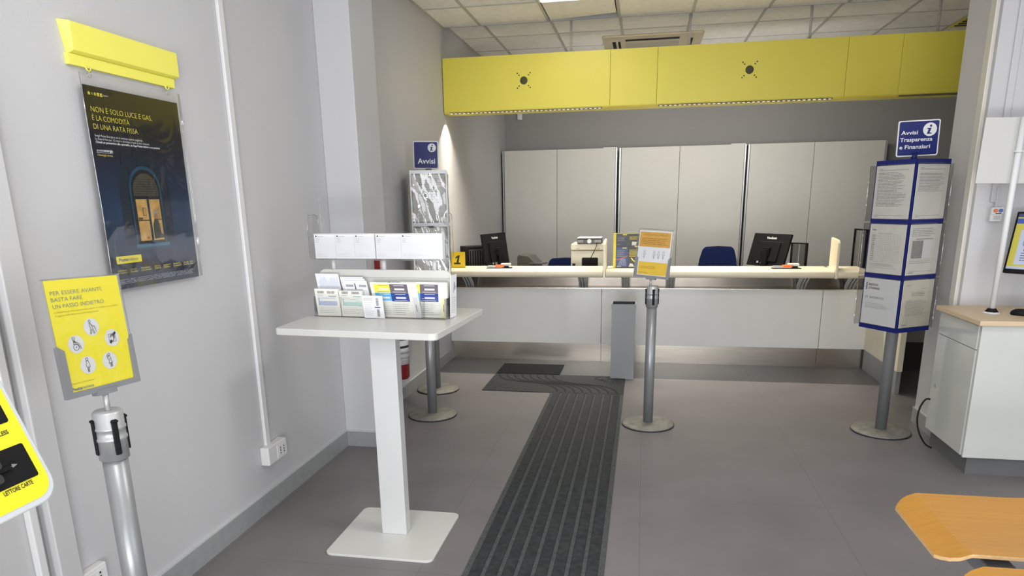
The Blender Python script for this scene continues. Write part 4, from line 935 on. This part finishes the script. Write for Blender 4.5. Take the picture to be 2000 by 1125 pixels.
# printer and scale
t = thing('printer', 'ivory office printer seen from behind, between blue chair and divider fin', 'printer', (-0.555, 7.28, 0.745))
PR = [(-0.172, 0.0), (0.172, 0.0), (0.172, 0.355), (-0.172, 0.355)]
b_ = MB(); b_.box((-0.172, -0.10, 0), (0.172, 0.30, 0.355), PRN); b_.build('body', t, bevel=0.006)
b_ = MB(); b_.box((-0.174, -0.106, 0.358), (0.174, 0.30, 0.425), PRN); b_.build('lid', t, bevel=0.012)
for u in (-0.10, 0.11): B((u - 0.013, -0.109, 0.372), (u + 0.013, -0.105, 0.382), INKL).build('lid_catch', t)
b_ = MB(); b_.prism(rr(-0.060, 0.10, 0.105, 0.285, 0.012), 'y', -0.102, -0.0995, BLACK); b_.build('rear_recess', t)
B((-0.155, -0.112, 0.12), (-0.128, -0.10, 0.225), BLACK).build('plug', t)
t = thing('parcel_scale', 'flat black and white scale lying on top of the ivory printer', 'scale', (-0.54, 7.26, 1.170))
B((-0.125, -0.09, 0.0), (0.125, 0.12, 0.046), DG).build('body', t, bevel=0.006)
B((-0.122, -0.092, 0.052), (0.122, 0.125, 0.062), SIGNW).build('plate', t, bevel=0.003)
b_ = MB(); b_.box((-0.12, -0.094, 0.012), (-0.062, -0.09, 0.04), HOLD); b_.box((0.05, -0.094, 0.012), (0.12, -0.09, 0.04), HOLD); b_.cyl((0, -0.094, 0.026), (0, -0.088, 0.026), 0.022, ALU); b_.build('rear_grips', t)
MB().tube([(0.08, -0.095, 0.01), (0.075, -0.125, -0.02), (0.05, -0.13, -0.08), (0.02, -0.13, -0.14), (0.01, -0.13, -0.19)], 0.0035, BLACK, 8).build('cord', t)
# brochure display
t = thing('brochure_display', 'yellow-edged brochure display on the counter ledge behind the orange sign', 'brochure display', (-0.093, 6.76, 0.965), (0, 0, RAD(-2)))
b_ = MB(); b_.box((-0.186, -0.001, 0.0), (-0.162, 0.05, 0.325), FYE); b_.box((-0.186, -0.010, 0.0), (-0.176, 0.0, 0.12), FYE); b_.box((-0.17, 0.022, 0.0), (0.20, 0.030, 0.325), FYE); b_.box((-0.17, -0.02, 0.0), (0.20, 0.03, 0.006), CLEAR)
b_.build('frame', t)
BM = Matrix.Translation((-0.093, 6.76, 0.965)) @ Matrix.Rotation(RAD(-2), 4, 'Z')
BN = mat('brochure_navy', (0.012, 0.016, 0.035), 0.35); BB = mat('brochure_blue', (0.025, 0.055, 0.19), 0.35); BK = mat('brochure_black', (0.016, 0.016, 0.012), 0.35)
def broch(u, z, y, body, label, draw):
    s_ = MB(); s_.box((0, 0, 0), (0.112, 0.004, 0.19), body); draw(s_); o = s_.build('brochure'); o.matrix_world = BM @ Matrix.Translation((u, y, z)); tag(o, label, 'brochure', 'brochures in the counter display')
def d1(s_): s_.rect(0.06, 0.176, 0.1, 0.188, FYE); s_.faux(0.01, 0.12, 0.095, 0.165, 5, INKL, 31, 0.4); s_.text('poste', 0.01, 0.09, 0.007, PW, 0.022)
def d2(s_): s_.rect(0.06, 0.180, 0.1, 0.188, FYE); s_.faux(0.01, 0.10, 0.085, 0.165, 6, INKL, 32, 0.35); [s_.line([(0.02 + 0.012 * k, 0.012), (0.05 + 0.006 * k, 0.085)], 0.003, LBL) for k in range(7)]; s_.line([(0.0, 0.075), (0.04, 0.078), (0.075, 0.095), (0.11, 0.11)], 0.006, ORANGE); s_.rect(0.008, 0.006, 0.05, 0.012, PW)
def d3(s_): s_.faux(0.01, 0.135, 0.1, 0.165, 4, PY, 33, 0.4); s_.poly([(0.03, 0.085), (0.07, 0.08), (0.078, 0.115), (0.035, 0.118)], PAPERC); s_.rect(0.06, 0.065, 0.1, 0.078, FYE)
def d4(s_): s_.faux(0.01, 0.10, 0.095, 0.17, 6, PY, 34, 0.35); s_.line([(0.03, 0.092), (0.045, 0.07), (0.08, 0.045)], 0.010, FYE); s_.poly([(0.005, 0.006), (0.06, 0.006), (0.045, 0.035), (0.02, 0.04)], PAPERC); s_.rect(0.075, 0.01, 0.095, 0.03, PY)
broch(-0.160, 0.13, 0.012, BN, 'dark navy brochure, upper left in the counter display', d1); broch(-0.160, 0.004, 0.002, BB, 'blue brochure with pale streaks, lower left in the counter display', d2)
broch(-0.045, 0.13, 0.012, BK, 'black brochure with a white note, upper right beside the navy one', d3); broch(-0.045, 0.004, 0.002, BK, 'black brochure with yellow shape, lower right behind the orange sign', d4)
# document stands
def docstand(label, loc, yaw, w_, h_):
    t = thing('document_holder', label, 'document holder', loc, (0, 0, yaw))
    f = MB()
    for a, b in (((-w_ / 2, 0), (-w_ / 2 + 0.012, h_)), ((w_ / 2 - 0.02, 0), (w_ / 2, h_)), ((-w_ / 2, h_ - 0.012), (w_ / 2, h_)), ((-w_ / 2, 0), (w_ / 2, 0.012))): f.box((a[0], 0, a[1]), (b[0], 0.02, b[1]), BLACK)
    f.build('frame', t)
    p = MB(); p.box((-w_ / 2 + 0.012, 0.008, 0.012), (w_ / 2 - 0.02, 0.012, h_ - 0.012), clear('smoked_pane', (0.70, 0.70, 0.68), 0.10, 0.1))
    p.box((-0.004, 0.005, 0.012), (0.004, 0.008, h_ - 0.012), ALU); p.build('pane', t)
    B((-w_ / 2, -0.03, 0), (w_ / 2, 0.08, 0.006), BLACK).build('foot', t)
docstand('black-framed smoked document holder right of the tilted monitor', (1.50, 7.25, 0.745), RAD(-40), 0.17, 0.42)
docstand('dark document holder half hidden behind the blue notice stand', (2.06, 7.30, 0.745), RAD(-78), 0.24, 0.545)
# chairs
def chair(x, y, zt, wd, yaw, label):
    t = thing('office_chair', label, 'chair', (x, y, 0), (0, 0, yaw), 'blue office chairs behind the counter')
    k = wd / 2; h0 = zt - 0.52
    P = [(-k * 1.0, h0), (k * 1.0, h0), (k * 1.02, h0 + 0.22), (k * 0.92, h0 + 0.38), (k * 0.78, h0 + 0.49), (k * 0.62, h0 + 0.513), (0, h0 + 0.52), (-k * 0.62, h0 + 0.513), (-k * 0.78, h0 + 0.49), (-k * 0.92, h0 + 0.38), (-k * 1.02, h0 + 0.22)]
    MB().prism(P, 'y', 0, 0.05, NAVYF).build('backrest', t, bevel=0.018, seg=3)
    MB().prism(rr(-0.23, 0.04, 0.23, 0.50, 0.06), 'z', 0.45, 0.52, NAVYF).build('seat', t, bevel=0.02, seg=3)
    B((-0.03, -0.012, 0.42), (0.03, 0.004, h0 + 0.2), BLACK).build('back_bar', t); B((-0.03, -0.012, 0.42), (0.03, 0.30, 0.448), BLACK).build('seat_plate', t)
    MB().cyl((0, 0.27, 0.09), (0, 0.27, 0.43), 0.028, BLACK).build('gas_column', t)
    for a in range(5):
        q = MB(); q.M = Matrix.Translation((0, 0.27, 0)) @ Matrix.Rotation(RAD(72 * a), 4, 'Z'); q.box((0, -0.022, 0.07), (0.28, 0.022, 0.10), BLACK); q.build('foot', t, bevel=0.006)
        q = MB(); q.M = Matrix.Translation((0, 0.27, 0)) @ Matrix.Rotation(RAD(72 * a), 4, 'Z'); q.cyl((0.26, -0.02, 0.03), (0.26, 0.02, 0.03), 0.03, BLACK, seg=16); q.build('castor', t)
chair(0.812, 7.93, 1.092, 0.425, RAD(0), 'dark blue office chair whose whole back shows right of the orange sign')
chair(-0.875, 7.98, 0.965, 0.46, RAD(8), 'dark blue office chair partly hidden by the ivory printer')

# ------------------------------------------------------------------ right-hand desk
t = thing('reception_desk', 'white desk cabinet with pale wood top at the right', 'desk', (1.845, 4.17, 0))
B((0, 0, 0.892), (1.75, 0.605, 0.920), WOODT).build('desk_top', t, bevel=0.003)
B((0.033, 0.040, 0.112), (1.72, 0.598, 0.890), DESKW).build('body', t, bevel=0.002)
B((0.024, 0.022, 0.112), (1.72, 0.040, 0.890), DESKW).build('front_panel', t, bevel=0.002)
B((0.020, 0.052, 0.748), (0.033, 0.575, 0.884), DESKW).build('drawer_front', t, bevel=0.002)
d_ = B((0.020, 0.052, 0.118), (0.033, 0.575, 0.744), DESKW).build('door', t, bevel=0.002)
MB().cyl((0.020, 0.50, 0.42), (0.016, 0.50, 0.42), 0.010, ALU, seg=16).build('lock', d_)
B((0.062, 0.052, 0), (1.70, 0.58, 0.112), mat('plinth_grey', (0.13, 0.133, 0.137), 0.4)).build('plinth', t)
def smooth(P, n=6):
    P = [Vector(p) for p in P]; Q = [P[0]] + P + [P[-1]]; out = []
    for i in range(1, len(Q) - 2):
        a, b, c_, d = Q[i - 1:i + 3]
        for k in range(n):
            x = k / n; out.append(0.5 * (2 * b + (c_ - a) * x + (2 * a - 5 * b + 4 * c_ - d) * x * x + (3 * b - a - 3 * c_ + d) * x ** 3))
    return out + [P[-1]]
t = tag(MB().tube(smooth([(1.863, 4.72, 0.315), (1.835, 4.72, 0.31), (1.805, 4.71, 0.255), (1.795, 4.70, 0.18), (1.808, 4.68, 0.10), (1.845, 4.66, 0.03), (1.885, 4.65, 0.006)]), 0.0055, BLACK, 8).build('power_cord'), 'black cord looping from the desk side to the floor', 'cord')
t = thing('pole_sign', 'blank white board on a slim white pole standing on the desk', 'board', (2.022, 4.458, 0.92), (0, RAD(1.2), 0))
b_ = MB(); b_.lathe([(0, 0), (0.043, 0), (0.043, 0.006), (0.036, 0.010), (0, 0.010)], (0, 0, 0), SIGNW); b_.build('base_ring', t)
b_ = MB()
for k in range(7): b_.add([(0.035 * cos(a), 0.035 * sin(a), 0.01) for a in (k * 0.8976, k * 0.8976 + 0.5)] + [(0.02 * cos(k * 0.8976 + 0.25), 0.02 * sin(k * 0.8976 + 0.25), 0.032)], [(0, 1, 2)], BLACK)
b_.lathe([(0.022, 0.01), (0.032, 0.012), (0.02, 0.03)], (0, 0, 0), BLACK); b_.build('rubber_grip', t)
MB().cyl((0, 0, 0.01), (-0.012, 0, 1.085), 0.0155, SIGNW, seg=20).build('pole', t)
B((-0.195, 0.017, 0.735), (0.32, 0.021, 1.086), mat('board_white', (0.52, 0.52, 0.50), 0.5, vary=0.01)).build('board', t, bevel=0.001)
b_ = MB(); b_.lathe([(0.016, -0.006), (0.021, -0.005), (0.021, 0.005), (0.016, 0.006)], (-0.010, 0, 0.905), SIGNW, 20); b_.box((-0.032, 0.0, 0.901), (0.02, 0.018, 0.909), SIGNW); b_.build('clip', t)
# monitor at the right edge, screen visible
t = thing('computer_monitor', 'black monitor showing a blue and yellow page, cut off at the right edge', 'monitor', (2.372, 4.48, 0.92), (0, 0, RAD(-45)))
MS = Matrix.Translation((0, -0.06, 0.40)) @ Matrix.Rotation(RAD(-13), 4, 'X')
s_ = MB(); s_.box((-0.27, 0, -0.18), (0.27, 0.03, 0.18), BLACK); o = s_.build('bezel', t, bevel=0.004); o.matrix_local = MS
SB = emis('screen_blue_glow', (0.05, 0.10, 0.42), 0.55); SW = emis('screen_pale_glow', (0.55, 0.62, 0.78), 0.45); SY_ = emis('screen_yellow_glow', (0.62, 0.55, 0.08), 0.5); SD = emis('screen_ink', (0.06, 0.09, 0.25), 0.3)
s_ = MB(); s_.rect(-0.258, -0.145, 0.258, 0.168, SY_, 1); s_.rect(-0.258, 0.148, 0.258, 0.168, SD, 2); s_.rect(-0.258, 0.11, 0.258, 0.14, SB, 2); s_.rect(-0.258, -0.155, 0.258, -0.14, SW, 2)
s_.rect(-0.225, -0.128, 0.2, 0.075, SW, 2); s_.poly(rr(-0.20, -0.02, 0.1, 0.06, 0.01), SB, 3); s_.poly(rr(-0.197, -0.017, 0.097, 0.057, 0.009), SW, 4); s_.rect(-0.19, -0.05, 0.0, -0.035, SB, 3); s_.faux(-0.2, -0.11, 0.0, -0.055, 4, SD, 77, 0.3, 0.2, 3); s_.rect(-0.19, 0.0, -0.1, 0.006, SD, 5); s_.rect(-0.185, 0.04, -0.12, 0.048, SB, 5)
o = s_.build('screen', t); o.matrix_local = MS
B((-0.03, -0.02, 0.012), (0.03, 0.02, 0.38), BLACK).build('neck', t); MB().prism(rr(-0.13, -0.03, 0.13, 0.16, 0.02), 'z', 0, 0.012, BLACK).build('foot', t, bevel=0.003)
t = thing('computer_mouse', 'black computer mouse on the desk below the monitor', 'mouse', (2.155, 4.40, 0.92), (0, 0, RAD(60)))
b_ = MB(); b_.lathe([(0, 0.0), (0.036, 0.0), (0.040, 0.008), (0.036, 0.022), (0.024, 0.034), (0, 0.038)], (0, 0, 0), BLACK, 24)
o = b_.build('shell', t); o.scale = (1.0, 1.45, 1.0)
MB().cyl((0, -0.022, 0.034), (0, -0.034, 0.032), 0.006, DG, seg=12).build('scroll_wheel', t)
# wall control
t = thing('wall_control', 'small white wall control with orange and blue buttons above the desk', 'control box', (2.088, 4.78, 1.437))
B((-0.022, -0.028, 0.0), (0.042, 0, 0.080), SOCK).build('lower_case', t, bevel=0.003)
b_ = MB(); b_.box((-0.020, -0.034, 0.040), (0.044, 0, 0.084), SOCK); b_.build('upper_case', t, bevel=0.003)
b_ = MB(); b_.cyl((0.000, -0.034, 0.064), (0.000, -0.040, 0.064), 0.011, ORANGE, seg=18); tag(b_.build('button', t), 'orange button')
b_ = MB(); b_.cyl((0.028, -0.034, 0.064), (0.028, -0.040, 0.064), 0.011, mat('blue_button', (0.05, 0.12, 0.40), 0.4), seg=18); tag(b_.build('button', t), 'blue button')
b_ = MB(); b_.rect(0.002, 0.044, 0.034, 0.050, INK, 1, -0.034); b_.faux(-0.004, 0.010, 0.036, 0.034, 4, INKL, 7, 0.5, 0.2, 1, -0.028); b_.build('print', t)
B((0.000, -0.016, 0.084), (0.012, -0.001, 0.20), WALL).build('cable_duct', t)

# ------------------------------------------------------------------ plywood bench seats
t = thing('beam_bench', 'honey plywood seats on a grey beam at the lower right', 'bench', (1.30, 2.2, 0))
def seat(yc, w_):
    n = 22; m_ = 10; V = []; 
    def prof(a):   # a 0..1 front to back
        x = -0.29 + 0.62 * a
        if x < -0.20: z = -0.012 - 0.040 * ((-0.20 - x) / 0.09)
        elif x > 0.12: z = 0.03 * ((x - 0.12) / 0.21) ** 2 - 0.012
        else: z = -0.012
        return x, z
    F = []; s_ = MB(); top = []; bot = []
    AS = [0, 0.02, 0.05, 0.09, 0.12, 0.1451, 0.1452] + [0.1452 + 0.8548 * k / (n - 6) for k in range(1, n - 5)]
    for i in range(n + 1):
        a = AS[i]; x, z = prof(a)
        half = w_ / 2 - (0.06 * (1 - a / 0.1) ** 2 if a < 0.1 else 0) + 0.004 * a
        for j in range(m_ + 1):
            b = -1 + 2 * j / m_; zz = z - 0.010 * (1 - b * b) * (1 if a > 0.1 else a * 10)
            top.append((x, yc + b * half, 0.462 + zz)); bot.append((x, yc + b * half, 0.449 + zz))
    N_ = m_ + 1; TF = []; BF = []; EF = []
    K = len(top)
    for i in range(n):
        if i == 5: continue
        for j in range(m_):
            q = i * N_ + j; TF.append((q, q + N_, q + N_ + 1, q + 1)); BF.append((K + q, K + q + 1, K + q + N_ + 1, K + q + N_))
    for i in range(n):
        for j in (0, m_):
            q = i * N_ + j; EF.append((q, K + q, K + q + N_, q + N_) if j == 0 else (q, q + N_, K + q + N_, K + q))
    for j in range(m_):
        for i in (0, n):
            q = i * N_ + j; EF.append((q, q + 1, K + q + 1, K + q) if i == 0 else (q, K + q, K + q + 1, q + 1))
    s_.add(top + bot, TF + BF, PLY, True); s_.add(top + bot, EF, PLYE, False)
    return s_.build('seat', t)
BEAM = mat('grey_blue_steel', (0.30, 0.33, 0.37), 0.4, 0.4)
seat(0.345, 0.50); seat(-0.245, 0.52)
B((-0.14, -0.9, 0.34), (-0.05, 0.62, 0.40), BEAM).build('beam', t, bevel=0.006)
for y in (0.33, -0.24): B((-0.17, y - 0.07, 0.398), (0.18, y + 0.07, 0.424), BEAM).build('seat_bracket', t, bevel=0.004)
for y in (0.03, -0.75):
    l_ = MB(); l_.prism([(-0.28, 0.0), (0.25, 0.0), (0.25, 0.02), (-0.04, 0.05), (-0.04, 0.34), (-0.15, 0.34), (-0.15, 0.05), (-0.28, 0.02)], 'y', y - 0.03, y + 0.03, BEAM); l_.build('leg', t, bevel=0.005)
MB().tube([(0.13, 0.10, 0.455), (0.13, 0.085, 0.43), (0.13, 0.045, 0.42), (0.13, 0.005, 0.43), (0.13, -0.01, 0.455)], 0.004, SOCK, 8).build('link_wire', t)

# ------------------------------------------------------------------ yellow kiosk at the left edge
t = thing('self_service_kiosk', 'yellow and grey card payment kiosk cut off at the left edge', 'kiosk', (-1.30, 1.239, 1.04), (0, 0, RAD(90)))
# local: x = along the wall (towards the back), -y = out into the room, z up; face leans back
KM = Matrix.Rotation(RAD(-21.3), 4, 'X')
k_ = MB(); k_.prism(rr(-0.55, -0.0695, 0.0, 0.55, 0.050), 'y', 0.002, 0.06, KGREY); o = k_.build('shell', t, bevel=0.004); o.matrix_local = KM
k_ = MB(); k_.poly(rr(-0.538, -0.0545, -0.012, 0.538, 0.042), mat('kiosk_yellow', (0.88, 0.80, 0.02), 0.35, vary=0.01), 0, 0.001)
k_.text('CONTACTLESS', -0.046, 0.098, 0.0095, INK, 0.082, bold=0.025, lay=1, align='r'); k_.text('LETTORE CARTE', -0.123, -0.021, 0.0095, INK, 0.071, bold=0.025, lay=1)
o = k_.build('face_plate', t); o.matrix_local = KM
k_ = MB(); k_.poly(rr(-0.33, 0.122, -0.033, 0.42, 0.006), BLACK, 2); o = k_.build('contactless_reader', t); o.matrix_local = KM
k_ = MB(); k_.poly(rr(-0.24, -0.0085, -0.031, 0.070, 0.005), BLACK, 2)
DGK = mat('slot_grey', (0.03, 0.03, 0.032), 0.3)
k_.prism(rr(-0.20, 0.006, -0.115, 0.026, 0.008), 'y', -0.012, -0.001, DGK); k_.prism(rr(-0.20, 0.034, -0.105, 0.056, 0.008), 'y', -0.012, -0.001, DGK); k_.box((-0.17, -0.008, 0.026), (-0.085, -0.002, 0.034), BLACK)
k_.poly([(-0.078, 0.027), (-0.065, 0.031), (-0.078, 0.036)], INKG, 4); k_.line([(-0.10, 0.031), (-0.078, 0.031)], 0.002, INKG, 4)
o = k_.build('card_slot', t); o.matrix_local = KM
B((-0.50, 0.06, -0.04), (-0.16, 0.30, 0.02), KGREY).build('neck', t, bevel=0.01)
B((-0.48, 0.16, -1.02), (-0.20, 0.36, 0.0), YEL).build('pedestal', t, bevel=0.01); B((-0.53, 0.04, -1.04), (-0.15, 0.48, -1.02), HOLD).build('foot_plate', t, bevel=0.003)
